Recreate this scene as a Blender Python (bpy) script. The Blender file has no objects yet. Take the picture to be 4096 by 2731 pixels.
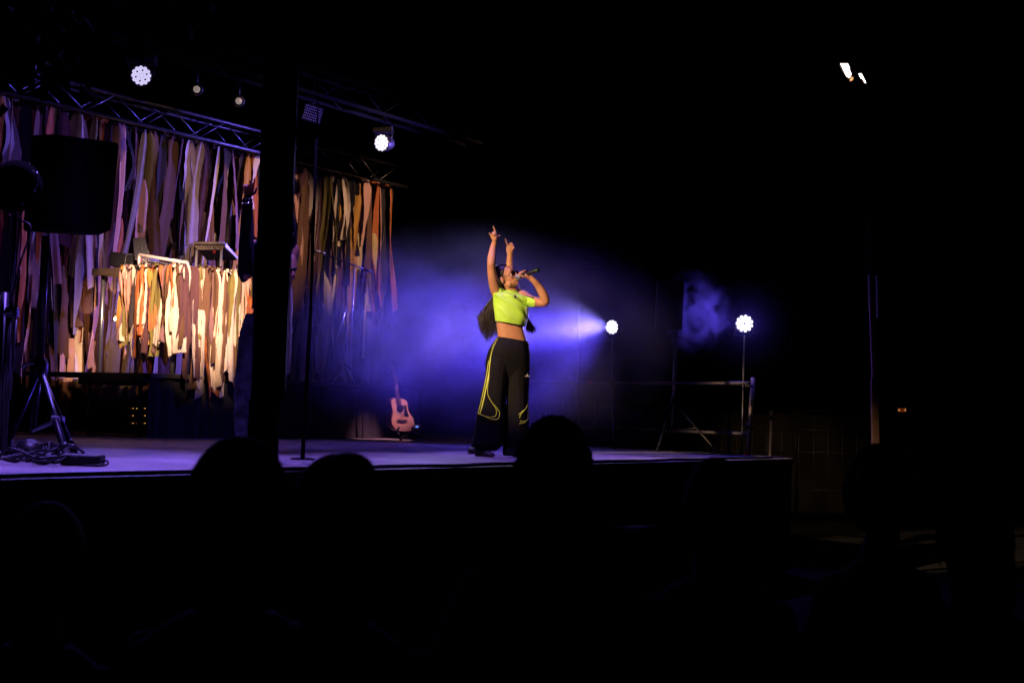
import bpy, bmesh, math, random
from mathutils import Vector as V, Matrix, noise
from mathutils.bvhtree import BVHTree
random.seed(11)
sc = bpy.context.scene
COL = sc.collection
# ------------------------------------------------------------------ camera
FOC = 5689.0                       # focal length in photo pixels (50 mm on 36 mm, 4096 px wide)
PITCH = math.atan((1645-1365.5)/FOC); ROLL = 0.03
CAMZ = 1.6; STZ = 1.2              # eye height, stage deck height
MC = Matrix.Rotation(math.pi/2+PITCH, 3, 'X') @ Matrix.Rotation(ROLL, 3, 'Z')
cam = bpy.data.objects.new('camera', bpy.data.cameras.new('camera')); COL.objects.link(cam)
cam.matrix_world = Matrix.Translation((0, 0, CAMZ)) @ MC.to_4x4()
cam.data.lens = 50; cam.data.sensor_width = 36; cam.data.clip_end = 400; cam.data.clip_start = 0.1
cam.data.dof.use_dof = True; cam.data.dof.focus_distance = 15.0; cam.data.dof.aperture_fstop = 5.0
sc.camera = cam
# ------------------------------------------------------------------ night sky, exposure
w = bpy.data.worlds.new('World'); sc.world = w; w.use_nodes = True
nt = w.node_tree; bg = nt.nodes['Background']
sky = nt.nodes.new('ShaderNodeTexSky'); sky.sky_type = 'NISHITA'; sky.sun_disc = False
sky.sun_elevation = math.radians(-4); sky.sun_rotation = math.radians(200)
nt.links.new(sky.outputs[0], bg.inputs[0]); bg.inputs[1].default_value = 0.0004
sc.view_settings.view_transform = 'Standard'; sc.view_settings.look = 'None'
sc.view_settings.exposure = 0; sc.view_settings.gamma = 1
sc.cycles.volume_step_rate = 2.0; sc.cycles.volume_max_steps = 96
sc.cycles.max_bounces = 5; sc.cycles.volume_bounces = 0; sc.cycles.use_denoising = True
# ------------------------------------------------------------------ coordinates
def ray(u, v): return MC @ V(((u-2048)/FOC, -(v-1365.5)/FOC, -1))
CAMP = V((0, 0, CAMZ))
def P(u, v, D): d = ray(u, v); return CAMP + d*(D/d.y)          # point seen at (u,v), D metres ahead
def onZ(u, v, z): d = ray(u, v); return CAMP + d*((z-CAMZ)/d.z)
_vp = ray(5890, 1760); _a = math.atan2(_vp.x, _vp.y)
SV = V((math.sin(_a), math.cos(_a), 0)); PV = V((-math.cos(_a), math.sin(_a), 0)); UP = V((0, 0, 1))
ORG = onZ(2048, 1864, STZ); ORG.z = 0
def S(s, p, z=STZ): return ORG + SV*s + PV*p + UP*z               # stage frame: along front, depth, height
def onP(u, v, p): d = ray(u, v); k = (p+(ORG-CAMP).to_2d().dot(PV.to_2d()))/(d.to_2d().dot(PV.to_2d())); return CAMP+d*k
def onS(u, v, s): d = ray(u, v); k = (s+(ORG-CAMP).to_2d().dot(SV.to_2d()))/(d.to_2d().dot(SV.to_2d())); return CAMP+d*k
def st(q): r = q-ORG; return r.dot(SV), r.dot(PV), q.z
# ------------------------------------------------------------------ lights
def spot(name, loc, tgt, watts, col, size, blend=.5, rad=.08):
    l = bpy.data.lights.new(name, 'SPOT'); l.energy = watts; l.color = col
    l.spot_size = math.radians(size); l.spot_blend = blend; l.shadow_soft_size = rad
    o = bpy.data.objects.new(name, l); COL.objects.link(o); o.location = loc
    o.rotation_euler = (V(tgt)-V(loc)).to_track_quat('-Z', 'Y').to_euler(); return o
BLUE = (.20, .13, 1.0); VIO = (.42, .28, 1.0); WARM = (1.0, .56, .27); PALE = (1, .78, .58)
PAR1 = P(2450, 1308, 17.0); PAR2 = P(2978, 1294, 16.0)
TOP1 = onP(565, 303, 6.2); TOP2 = onP(1527, 572, 6.2)
# violet roof wash on the front of the deck (bars of the front truss, above the frame)
VIO = (.27, .14, 1.0)
for s_, e_ in ((-4.7, 1450), (-2.8, 1550), (-1.0, 1200), (.8, 900), (2.5, 1300), (3.7, 330)): spot('deck_wash', S(s_, 1.15, 6.3), S(s_, 1.2), e_, VIO, 29, .55)
# warm profiles: side tower for the singer, front truss (above the frame) for table and rags
spot('tower_profile', V((-5.5, 6.5, 5.3)), P(2040, 1250, 12.45), 5000, (1, .65, .36), 13, .5, .04)
spot('truss_profile_or_added_spot', S(-1.6, 1.0, 6.0), onP(745, 1085, 5.8), 9200, (1, .62, .43), 18, .9, .04)
for s_, e_ in ((3.6, 480), (5.4, 1400), (7.7, 1500)): spot('truss_profile_or_added_spot', S(s_, 1.0, 6.3), S(s_+.2, 8.2, 4.05), e_, (1, .58, .38), 21, .7, .04)
spot('truss_profile_or_added_spot', S(4.6, 1.0, 6.3), onP(1628, 1585, 5.2), 5200, (1, .42, .66), 7.2, .9, .04)  # unseen pink spot added to light the guitar
# blue side and back light
spot('side_wash_or_added_spot', S(9.2, 4.0, 4.8), S(2.6, 8.1, 3.6), 3200, BLUE, 44, .8)
spot('side_wash_or_added_spot', S(-1.5, 1.0, 6.3), S(1.6, 8.2, 4.0), 500, (.26, .12, 1), 30, .9)  # unseen violet spot added to tint the left rags
spot('back_wash', TOP1+V((.1, -.2, -.1)), S(-2.6, 1.6, 1.5), 650, BLUE, 40, .7)
spot('back_wash', TOP2+V((.0, -.2, -.1)), P(2080, 1400, 12.4), 500, (.5, .45, 1), 24, .7)
# stage-right floor wash lights (the two lit heads): beams through the smoke
D1 = (P(1500, 1340, 14.6)-PAR1).normalized()
tocamv = lambda c: (CAMP-c).normalized()
spot('floor_wash_beam', PAR1+D1*.06, PAR1+D1*3, 2600, (.105, .06, 1.0), 36, .9, .05)
spot('floor_wash_beam', PAR1+D1*.06, PAR1+D1*3-UP*.5, 420, (.105, .06, 1.0), 76, .8, .05)
spot('floor_wash_beam', PAR1+D1*.06, PAR1+D1*3, 1900, (.33, .27, 1.0), 20, 1, .05)
spot('floor_wash_beam', PAR1+D1*.06, P(2060, 1270, 12.45), 2300, (.34, .28, 1.0), 13, .7, .05)
spot('floor_wash_glow_or_added_spot', PAR2+V((-.17, 0, 0)), P(2785, 1250, 16.95), 110, (.13, .08, 1), 58, .9, .03)  # added spot beside the head, thrown back to light the smoke puff
spot('floor_wash_glow_or_added_spot', PAR2+tocamv(PAR2)*.12, PAR2+tocamv(PAR2)*2, 34, (.13, .08, 1), 175, .3, .03)
spot('floor_wash_glow_or_added_spot', PAR1+D1*.1, PAR1+D1*2, 7, (.13, .08, 1), 175, .3, .03)
# flood lamps on the right mast
FLD = P(3390, 290, 14.8)
spot('mast_flood', FLD, P(3230, 1740, 20.5), 240, (1, .62, .36), 24, .8, .1)
# ------------------------------------------------------------------ materials
def mat(name, col, rough=.6, metal=0, noise_amt=0, scale=8, emit=None, es=0, spec=.5, bump=0, col2=None, trans=0):
    m = bpy.data.materials.new(name); m.use_nodes = True; n = m.node_tree; b = n.nodes['Principled BSDF']
    b.inputs['Base Color'].default_value = (*col, 1); b.inputs['Roughness'].default_value = rough
    b.inputs['Metallic'].default_value = metal; b.inputs['Specular IOR Level'].default_value = spec
    if trans: b.inputs['Transmission Weight'].default_value = trans
    if noise_amt or col2 or bump:
        t = n.nodes.new('ShaderNodeTexCoord'); x = n.nodes.new('ShaderNodeTexNoise')
        x.inputs['Scale'].default_value = scale; x.inputs['Detail'].default_value = 6
        n.links.new(t.outputs['Object'], x.inputs['Vector'])
        if noise_amt or col2:
            r = n.nodes.new('ShaderNodeValToRGB'); a = noise_amt
            c2 = col2 or tuple(c*(1-a) for c in col)
            r.color_ramp.elements[0].position = .35; r.color_ramp.elements[1].position = .65
            r.color_ramp.elements[0].color = (*c2, 1); r.color_ramp.elements[1].color = (*col, 1)
            n.links.new(x.outputs[0], r.inputs[0]); n.links.new(r.outputs[0], b.inputs['Base Color'])
        if bump:
            u = n.nodes.new('ShaderNodeBump'); u.inputs['Strength'].default_value = bump; u.inputs['Distance'].default_value = .01
            n.links.new(x.outputs[0], u.inputs['Height']); n.links.new(u.outputs[0], b.inputs['Normal'])
    if emit:
        b.inputs['Emission Color'].default_value = (*emit, 1); b.inputs['Emission Strength'].default_value = es
    return m
BLK = mat('black_paint', (.012, .012, .014), .45, noise_amt=.3, scale=20)
BLKM = mat('black_matte', (.006, .006, .007), .9, noise_amt=.3, scale=20)
RUB = mat('black_rubber', (.01, .01, .011), .5)
STEEL = mat('galvanised_steel', (.5, .5, .52), .35, .9, noise_amt=.25, scale=30)
ALU = mat('aluminium', (.62, .62, .66), .32, .9, noise_amt=.2, scale=25)
DSTEEL = mat('dull_steel', (.22, .22, .24), .5, .7, noise_amt=.3, scale=25)
CHROME = mat('chrome', (.8, .8, .82), .15, 1)
REDP = mat('red_tape', (.6, .02, .02), .5)
WOODF = mat('table_edge_ply', (.16, .11, .07), .7, noise_amt=.5, scale=14)
WHITE = mat('white_plastic', (.7, .7, .72), .5)
GRASSM = mat('ground_gravel', (.006, .006, .006), .95, noise_amt=.4, scale=5)
# ------------------------------------------------------------------ builders
class MB:
    def __init__(s): s.v = []; s.f = []; s.m = []; s.sm = []
    def add(s, vs, fs, mi=0, smooth=False):
        o = len(s.v); s.v += [V(x) for x in vs]; s.f += [[i+o for i in f] for f in fs]
        s.m += [mi]*len(fs); s.sm += [smooth]*len(fs); return s
    def box(s, c, sx, sy, sz, X=None, Y=None, Z=None, mi=0):
        c = V(c); X = X or V((1, 0, 0)); Y = Y or V((0, 1, 0)); Z = Z or UP
        bm = bmesh.new(); bmesh.ops.create_cube(bm, size=1)
        bm.transform(Matrix.Diagonal((sx, sy, sz, 1)))
        bv = min(sx, sy, sz)*.12
        bmesh.ops.bevel(bm, geom=bm.edges[:], offset=min(bv, .01), segments=1, affect='EDGES')
        bm.verts.index_update()
        vs = [c+X*q.co.x+Y*q.co.y+Z*q.co.z for q in bm.verts]; fs = [[q.index for q in f.verts] for f in bm.faces]
        bm.free(); return s.add(vs, fs, mi)
    def stage_box(s, s0, s1, p0, p1, z0, z1, mi=0):
        return s.box(S((s0+s1)/2, (p0+p1)/2, (z0+z1)/2), s1-s0, p1-p0, z1-z0, SV, PV, UP, mi)
    def rings(s, rs, closed=True, cap=True, mi=0, smooth=True):
        n = len(rs[0]); vs = [q for r in rs for q in r]; fs = []
        for i in range(len(rs)-1):
            for j in range(n if closed else n-1):
                k = (j+1) % n; fs.append([i*n+j, i*n+k, (i+1)*n+k, (i+1)*n+j])
        s.add(vs, fs, mi, smooth)
        if cap and closed:
            o = len(s.v)-len(vs)
            for base, rev in ((0, True), ((len(rs)-1)*n, False)):
                f = [o+base+j for j in range(n)]
                s.f.append(f[::-1] if rev else f); s.m.append(mi); s.sm.append(False)
        return s
    def tube(s, a, b, r, r2=None, n=10, mi=0, cap=True): return s.path([V(a), V(b)], [r, r if r2 is None else r2], n, mi, cap)
    def path(s, pts, r, n=8, mi=0, cap=True, round_=False):
        pts = [V(q) for q in pts]; rr = r if isinstance(r, (list, tuple)) else [r]*len(pts); rs = []
        d0 = (pts[1]-pts[0]).normalized(); a = d0.orthogonal().normalized()
        for i, q in enumerate(pts):
            d = (pts[min(i+1, len(pts)-1)]-pts[max(i-1, 0)]).normalized()
            a = (a-d*a.dot(d)).normalized(); b = d.cross(a)
            if round_ and i == 0:
                for t in (80, 50, 25): c, e = math.cos(math.radians(t)), math.sin(math.radians(t)); rs.append([q-d*rr[i]*e+(a*math.cos(6.2832*j/n)+b*math.sin(6.2832*j/n))*rr[i]*c for j in range(n)])
            rs.append([q+(a*math.cos(6.2832*j/n)+b*math.sin(6.2832*j/n))*rr[i] for j in range(n)])
            if round_ and i == len(pts)-1:
                for t in (25, 50, 80): c, e = math.cos(math.radians(t)), math.sin(math.radians(t)); rs.append([q+d*rr[i]*e+(a*math.cos(6.2832*j/n)+b*math.sin(6.2832*j/n))*rr[i]*c for j in range(n)])
        return s.rings(rs, True, cap, mi)
    def ell(s, c, rx, ry, rz, X=None, Y=None, Z=None, mi=0, n=14):
        c = V(c); X = X or V((1, 0, 0)); Y = Y or V((0, 1, 0)); Z = Z or UP; rs = []
        for i in range(1, n):
            t = math.pi*i/n; rs.append([c-Z*rz*math.cos(t)+X*rx*math.sin(t)*math.cos(6.2832*j/(n+4))+Y*ry*math.sin(t)*math.sin(6.2832*j/(n+4)) for j in range(n+4)])
        return s.rings(rs, True, True, mi)
    def disc_lathe(s, c, ax, prof, n=24, mi=0, cap=True):          # prof: (offset along axis, radius)
        c = V(c); ax = V(ax).normalized(); a = ax.orthogonal().normalized(); b = ax.cross(a)
        return s.rings([[c+ax*h+(a*math.cos(6.2832*j/n)+b*math.sin(6.2832*j/n))*r for j in range(n)] for h, r in prof], True, cap, mi)
    def poly(s, pts, ext, mi=0):                                   # planar outline extruded by vector
        pts = [V(q) for q in pts]; n = len(pts); e = V(ext)
        s.add(pts+[q+e for q in pts], [list(range(n)), [n+i for i in range(n)][::-1]]+[[i, i+n, (i+1) % n+n, (i+1) % n] for i in range(n)], mi); return s
    def build(s, name, mats, parent=None, **k):
        if not isinstance(mats, (list, tuple)): mats = [mats]
        off = V((0, 0, 0)); q = parent
        while q: off += q.location; q = q.parent
        me = bpy.data.meshes.new(name); loc = V((0, 0, 0))
        if not parent and s.v and not k.get('world'):
            lo = V([min(q[i] for q in s.v) for i in range(3)]); hi = V([max(q[i] for q in s.v) for i in range(3)])
            loc = V(((lo.x+hi.x)/2, (lo.y+hi.y)/2, lo.z)); off = loc
        me.from_pydata([q-off for q in s.v], [], s.f); me.update()
        for m in mats: me.materials.append(m)
        me.polygons.foreach_set('material_index', s.m); me.polygons.foreach_set('use_smooth', s.sm)
        bm = bmesh.new(); bm.from_mesh(me); bmesh.ops.recalc_face_normals(bm, faces=bm.faces[:]); bm.to_mesh(me); bm.free()
        o = bpy.data.objects.new(name, me); COL.objects.link(o)
        if parent: o.parent = parent
        else: o.location = loc
        return o
def thing(name, label, cat, loc, group=None):
    o = bpy.data.objects.new(name, None); COL.objects.link(o); o.location = loc; o.empty_display_size = .1
    return tag(o, label, cat, group)
def tag(o, label, cat, group=None):
    o['label'] = label; o['category'] = cat
    if group: o['group'] = group
    return o
def lerp(a, b, t): return a+(b-a)*t
def catmull(pts, n):                                               # pts: list of tuples, resampled to n
    out = []; m = len(pts)-1
    for i in range(n):
        t = i/(n-1)*m; k = min(int(t), m-1); t -= k
        p0, p1, p2, p3 = (pts[max(k-1, 0)], pts[k], pts[k+1], pts[min(k+2, m)])
        out.append(tuple(.5*((2*b)+(-a+c)*t+(2*a-5*b+4*c-d)*t*t+(-a+3*b-3*c+d)*t**3) for a, b, c, d in zip(p0, p1, p2, p3)))
    return out
def cpath(pts, n): return [V(q) for q in catmull([tuple(V(x)) for x in pts], n)]
# ================================================================== SETTING
g = MB(); g.add([(-150, -60, 0), (150, -60, 0), (150, 250, 0), (-150, 250, 0)], [[0, 1, 2, 3]])
o = g.build('ground', GRASSM); o['kind'] = 'structure'
# deck: plywood boards, joints running with the stage
def deck_material():
    m = bpy.data.materials.new('deck_boards'); m.use_nodes = True; n = m.node_tree; b = n.nodes['Principled BSDF']
    t = n.nodes.new('ShaderNodeTexCoord'); mp = n.nodes.new('ShaderNodeMapping'); mp.inputs['Rotation'].default_value = (0, 0, _a-math.pi/2)
    n.links.new(t.outputs['Object'], mp.inputs[0])
    br = n.nodes.new('ShaderNodeTexBrick'); br.inputs['Scale'].default_value = 1; br.inputs['Brick Width'].default_value = 2.0; br.inputs['Row Height'].default_value = 1.0
    br.inputs['Mortar Size'].default_value = .006; br.inputs['Color1'].default_value = (.34, .31, .29, 1); br.inputs['Color2'].default_value = (.29, .27, .26, 1); br.inputs['Mortar'].default_value = (.03, .03, .03, 1)
    n.links.new(mp.outputs[0], br.inputs[0])
    mp2 = n.nodes.new('ShaderNodeMapping'); mp2.inputs['Scale'].default_value = (1.2, 9, 1); n.links.new(mp.outputs[0], mp2.inputs[0])
    x = n.nodes.new('ShaderNodeTexNoise'); x.inputs['Scale'].default_value = 2.2; x.inputs['Detail'].default_value = 8; n.links.new(mp2.outputs[0], x.inputs[0])
    r = n.nodes.new('ShaderNodeValToRGB'); r.color_ramp.elements[0].position = .3; r.color_ramp.elements[0].color = (.55, .52, .5, 1); r.color_ramp.elements[1].position = .62; r.color_ramp.elements[1].color = (1, 1, 1, 1)
    n.links.new(x.outputs[0], r.inputs[0])
    x2 = n.nodes.new('ShaderNodeTexNoise'); x2.inputs['Scale'].default_value = 22; x2.inputs['Detail'].default_value = 3; n.links.new(mp2.outputs[0], x2.inputs[0])
    r2 = n.nodes.new('ShaderNodeValToRGB'); r2.color_ramp.elements[0].position = .27; r2.color_ramp.elements[0].color = (.15, .15, .15, 1); r2.color_ramp.elements[1].position = .33; r2.color_ramp.elements[1].color = (1, 1, 1, 1)
    n.links.new(x2.outputs[0], r2.inputs[0])
    prev = br.outputs[0]
    for q in (r, r2):
        mx = n.nodes.new('ShaderNodeMix'); mx.data_type = 'RGBA'; mx.blend_type = 'MULTIPLY'; mx.inputs[0].default_value = 1
        n.links.new(prev, mx.inputs[6]); n.links.new(q.outputs[0], mx.inputs[7]); prev = mx.outputs[2]
    n.links.new(prev, b.inputs['Base Color']); b.inputs['Roughness'].default_value = .62
    bp = n.nodes.new('ShaderNodeBump'); bp.inputs['Strength'].default_value = .3; bp.inputs['Distance'].default_value = .01; n.links.new(x.outputs[0], bp.inputs['Height']); n.links.new(bp.outputs[0], b.inputs['Normal'])
    return m
stage = thing('stage_platform', 'wide grey boarded stage deck with black fascia that the performers stand on', 'stage', S(0, 4, 0))
dk = [(-9, 0), (5.25, 0), (5.75, .7), (6.6, 3.2), (8.4, 5.2), (10, 6), (10, 11), (-9, 11)]
MB().poly([S(a, b, STZ-.03) for a, b in dk], UP*.03).build('deck', deck_material(), stage)
MB().poly([S(a-.02 if a > 0 else a, b+.02, .05) for a, b in dk], UP*(STZ-.085)).build('fascia', BLKM, stage)
# rear riser: black fabric front, open scaffold left end
RZ = st(onP(1400, 1532, 5.9))[2]; RL = st(onP(600, 1700, 5.9))[0]; RR = st(onP(1690, 1700, 5.9))[0]
rp = 5.9; rb = 8.05
riser = thing('stage_riser', 'long low riser with black cloth front, open tube legs at its left end', 'riser', S((RL+RR)/2, 7, STZ))
MB().stage_box(RL-.02, RR, rp, rb, RZ-.05, RZ).build('riser_top', mat('riser_ply', (.035, .03, .03), .7, noise_amt=.4), riser)
cl = MB(); n = 160
for k, (a, b) in enumerate((((RL, rp+.04), (RR-.02, rp+.04)), ((RR-.03, rp+.04), (RR-.03, rb-.05)))):
    rs = [[], []]
    for i in range(n):
        t = i/(n-1); q = (lerp(a[0], b[0], t), lerp(a[1], b[1], t)); wv = .012*math.sin(i*.9+math.sin(i*.21)*3)
        for j, z in enumerate((STZ+.005, RZ-.06)): rs[j].append(S(q[0]+(wv if k else 0), q[1]+(0 if k else wv), z))
    cl.rings(rs, False, False)
cl.build('front_cloth', mat('black_stage_cloth', (.007, .007, .01), .95), riser)
fr = MB()
lp = st(onS(355, 1600, RL))[1]
for pp in (rb-.2, lp):
    pass
leg_p = [st(onS(357, 1600, RL))[1], st(onS(560, 1600, RL))[1]]
for pp in leg_p:
    MB().tube(S(RL, pp, STZ), S(RL, pp, RZ-.09), .024).build('leg', DSTEEL, riser)
q0 = st(onS(345, 1490, RL))[1]
MB().stage_box(RL-.03, RL+.03, rp+.1, q0+.1, RZ-.14, RZ-.05).build('side_beam', mat('beam_dark', (.09, .07, .05), .6, noise_amt=.4), riser)
MB().tube(S(RL, rp+.1, STZ+.42), S(RL, q0, STZ+.42), .02).build('cross_tube', DSTEEL, riser)
# ------------------------------------------------------------------ trusses
def truss(parent, a, b, size, r=.024, mt=None, step=.5, brname='bracing'):
    a = V(a); b = V(b); d = (b-a).normalized(); side = d.cross(UP).normalized(); up = UP
    off = [(0, 0), (0, -size), (size, 0), (size, -size)]
    cs = [(a+side*x+up*y, b+side*x+up*y) for x, y in off]
    for p0, p1 in cs: MB().tube(p0, p1, r, n=12).build('chord', mt, parent)
    br = MB(); L = (b-a).length; k = int(L/step)
    for i in range(k):
        t0 = i*step; t1 = (i+1)*step
        for (x0, y0), (x1, y1) in (((0, 0), (0, -size)), ((size, 0), (size, -size)), ((0, 0), (size, 0)), ((0, -size), (size, -size))):
            if i % 2: x0, y0, x1, y1 = x1, y1, x0, y0
            br.tube(a+side*x0+up*y0+d*t0, a+side*x1+up*y1+d*t1, r*.42, n=6)
    br.build(brname, mt, parent)
ta = st(onP(-120, 258, 8.2)); tb = st(onP(1572, 688, 8.2))
bt = thing('backdrop_truss', 'box truss of aluminium tubes that carries the hanging rag curtain', 'truss', S(5, 8.2, STZ))
TRA = mat('truss_aluminium', (.16, .16, .18), .4, .85, noise_amt=.3, scale=12)
truss(bt, S(ta[0], 8.2, 5.32), S(tb[0], 8.2, 5.32), .29, .025, TRA, .46)
for s_ in (tb[0]-.05,):
    for dx in (0, -.25):
        for dp in (0, -.0): MB().tube(S(s_+dx, 8.32, STZ), S(s_+dx, 8.32, 5.0), .024).build('leg', BLK, bt)
rt = thing('roof_truss', 'dark overhead truss above the rags that the lamps hang from', 'truss', S(4, 6.2, 5.6))
r0 = st(onP(647, 118, 6.2)); r1 = st(onP(1860, 500, 6.2))
TRD = mat('truss_dark', (.003, .003, .004), .8, .0, noise_amt=.3, spec=.06)
truss(rt, S(r0[0]-3, 6.2, r0[2]), S(r1[0], 6.2, r0[2]), .3, .026, TRD, .5)
# ------------------------------------------------------------------ rag strips
def cloth(name, c, dark=.10):
    return mat(name, c, .85, noise_amt=dark, scale=9, spec=.2, bump=.25)
PAL = {'cream': (.74, .62, .46), 'linen': (.62, .52, .42), 'pinkish': (.62, .36, .28), 'rust': (.48, .15, .05), 'amber': (.50, .27, .06), 'olive': (.20, .17, .05),
       'mauve': (.22, .12, .13), 'plum': (.10, .045, .055), 'brown': (.14, .075, .045), 'charcoal': (.035, .03, .035), 'black': (.012, .011, .013), 'wine': (.22, .02, .03), 'grey': (.30, .27, .28), 'straw': (.58, .46, .20)}
CM = {k: cloth(k+'_cloth', v) for k, v in PAL.items()}; CK = list(PAL)
WB = [('cream', 9), ('linen', 9), ('pinkish', 9), ('rust', 6), ('amber', 4), ('olive', 4), ('mauve', 9), ('plum', 10), ('brown', 10), ('charcoal', 9), ('black', 9), ('wine', 3), ('grey', 6), ('straw', 2)]
WS = [('cream', 21), ('linen', 9), ('pinkish', 6), ('rust', 10), ('amber', 3), ('olive', 7), ('mauve', 13), ('plum', 8), ('brown', 8), ('charcoal', 2), ('black', 1)]
def pick(W): return random.choices([a for a, _ in W], [b for _, b in W])[0]
def strip(mb, top, length, width, axis, nrm, lean=0, sway=.02, mi=0, rows=14, gather=.35, fold=.35, cut=0):
    """a torn cloth strip: hangs from top, pinched at the knot, folded lengthwise, ragged edges, cut end"""
    ph = random.random()*9; w0 = width; tw = random.uniform(-.9, .9); tw2 = random.uniform(-1.4, 1.4); rs = []
    k1 = random.uniform(2, 5); cols = 7; f1 = random.uniform(.6, 1.6); ph2 = random.random()*6; tp_ = random.uniform(-.35, .35); rj = lj = 0
    for i in range(rows):
        t = i/(rows-1); w_ = w0*(gather+(1-gather)*min(1, t*9)**.7)*(1+.06*math.sin(t*5*f1+ph)+tp_*(t-.4))
        lj = lj*.5+random.uniform(-.05, .05)*w0; rj = rj*.5+random.uniform(-.05, .05)*w0
        ang = tw+tw2*(t-.3)*math.sin(t*2.6+ph2)
        ax = axis*math.cos(ang)+nrm*math.sin(ang); no = nrm*math.cos(ang)-axis*math.sin(ang)
        c = top+axis*(lean*t*length+sway*math.sin(t*k1+ph)*t)+nrm*(sway*.8*math.sin(t*k1*1.3+ph*2))-UP*(length*t)
        r = []
        for j in range(cols):
            u = j/(cols-1)-.5
            z = random.uniform(-.004, .004)+fold*w_*(math.sin(u*6.3*f1+ph2+t*1.2)*.28+math.sin(u*3+ph)*.3)*(1.6-min(1, t*1.6))
            e = UP*(cut*w_*u) if i == rows-1 else V((0, 0, 0))
            r.append(c+ax*(u*w_+(lj if j == 0 else rj if j == cols-1 else 0))+no*z+e)
        rs.append(r)
    mb.rings(rs, False, False, mi)
def knot(mb, c, r, mi=0):
    mb.ell(c+V((0, 0, 0)), r*1.1, r*.9, r*random.uniform(.8, 1.3), SV, PV, n=7, mi=mi)
    for _ in range(2):
        d = (SV*random.uniform(-1, 1)-PV*.5+UP*random.uniform(-.4, .8)).normalized(); e = d.cross(UP).normalized()
        mb.rings([[c+e*r*.4, c-e*r*.4], [c+d*r*1.6+e*r*.9, c+d*r*1.6-e*r*.9], [c+d*r*2.6+e*r*.6-UP*r, c+d*r*2.6-e*r*.6-UP*r*.6]], False, False, mi)
NP = -PV
CZ = 5.02
cur = thing('rag_curtain', 'tall curtain of torn cream, brown, rust and purple cloth strips tied along the truss', 'curtain', S(5, 8.1, 1.3))
s0, s1 = ta[0]-.1, tb[0]-.12
N = 112
for i in range(N):
    s_ = lerp(s0, s1, (i+.5)/N)+random.uniform(-.02, .02); k = pick(WB); W = random.uniform(.055, .165)*(1.0 if random.random() < .85 else 1.4)
    L = random.choice([random.uniform(.7, 1.4), random.uniform(1.1, 2.0), random.uniform(1.6, 2.3)])
    mb = MB(); strip(mb, S(s_, 8.2-random.uniform(.02, .16), CZ), L, W, SV, NP, random.uniform(-.13, .13), .05, rows=22, gather=.35, cut=random.uniform(-.6, .6))
    if random.random() < .6: knot(mb, S(s_, 8.13, CZ+.02), .035)
    mb.build('strip', CM[k], cur)
rest = MB()
for lay, (zt, zv, p_, n_, L0, L1) in enumerate(((4.05, .5, 8.16, 64, .9, 1.7), (3.35, .5, 8.12, 64, .9, 1.9), (2.6, .4, 8.2, 56, .7, 1.4), (CZ, .02, 8.27, 150, 1.8, 3.6), (CZ, .02, 8.33, 120, 2.6, 3.75))):
    for i in range(n_):
        s_ = lerp(s0, s1, (i+.5)/n_)+random.uniform(-.05, .05)
        k = pick(WB) if lay < 3 else random.choice(['plum', 'brown', 'charcoal', 'black', 'mauve', 'charcoal', 'olive', 'brown'])
        z = zt+random.uniform(-zv, zv); L = min(random.uniform(L0, L1), z-1.3)
        strip(rest, S(s_, p_+random.uniform(-.03, .03), z), L, random.uniform(.09, .2) if lay < 3 else random.uniform(.10, .18), SV, NP, random.uniform(-.07, .07), .04, CK.index(k), 12, .6, cut=random.uniform(-.6, .6))
o = rest.build('strips', [CM[k] for k in CK], cur); o['kind'] = 'stuff'
# ------------------------------------------------------------------ raised DJ table with rag skirt
TP = 5.83                                                # front face depth
tc = st(onP(722, 1062, TP)); te = st(onP(990, 1105, TP)); TS, TZ = tc[0], tc[2]; TE = st(onP(1150, 1140, TP))[0]
tp2 = st(onS(372, 1105, TS))[1]; TB = min(tp2, 8.0)
djt = thing('mixing_table', 'tall scaffold-legged table on the riser holding the mixer and skirted with rags', 'table', S(TS, TP, RZ))
MB().stage_box(TS, TE, TP+.02, TB, TZ-.06, TZ-.012).build('tabletop', WOODF, djt)
MB().stage_box(TS-.012, TE+.01, TP, TP+.02, TZ-.05, TZ+.012).stage_box(TS-.02, TS-.002, TP+.02, TB, TZ-.075, TZ+.006).build('edge_rail', mat('edge_rail', (.22, .15, .10), .5, .2, noise_amt=.4), djt)
for (ss, pp) in ((TS+.05, TB-.12), (TE-.05, TB-.12), (TS+.05, TP+.12), (TE-.05, TP+.12)):
    m_ = MB(); m_.tube(S(ss, pp, RZ), S(ss, pp, TZ-.06), .026, n=14); lg = m_.build('leg', ALU, djt)
    h = MB()
    for i in range(8): h.ell(S(ss-.0255, pp-.004, TZ-.2-i*.085), .004, .007, .007, SV, PV, n=6)
    h.build('peg_hole', BLKM, lg)
sk = thing('rag_skirt', 'skirt of knotted cream, rust and brown rags hanging round the mixing table', 'table skirt', S(TS, TP, TZ-1))
pskirt = st(onS(500, 1070, TS))[1]
cnt = 0
def sk_strip(t, side, layer):
    """t 0..1 along; lengths follow the uneven lower hem"""
    if side: top = S(TS-.03-.02*layer, lerp(pskirt, TP, t), TZ+.005); ax = -PV; nn = -SV; L = lerp(.98, 1.02, t)
    else: top = S(lerp(TS, TE, t), TP-.03-.02*layer, TZ+.005); ax = SV; nn = -PV; L = 1.10+.34*math.sin(min(t*1.7, 1)*3.14)
    L *= random.uniform(.6, 1.0) if layer else random.uniform(.8, 1.04)
    return top, ax, nn, L
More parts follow.
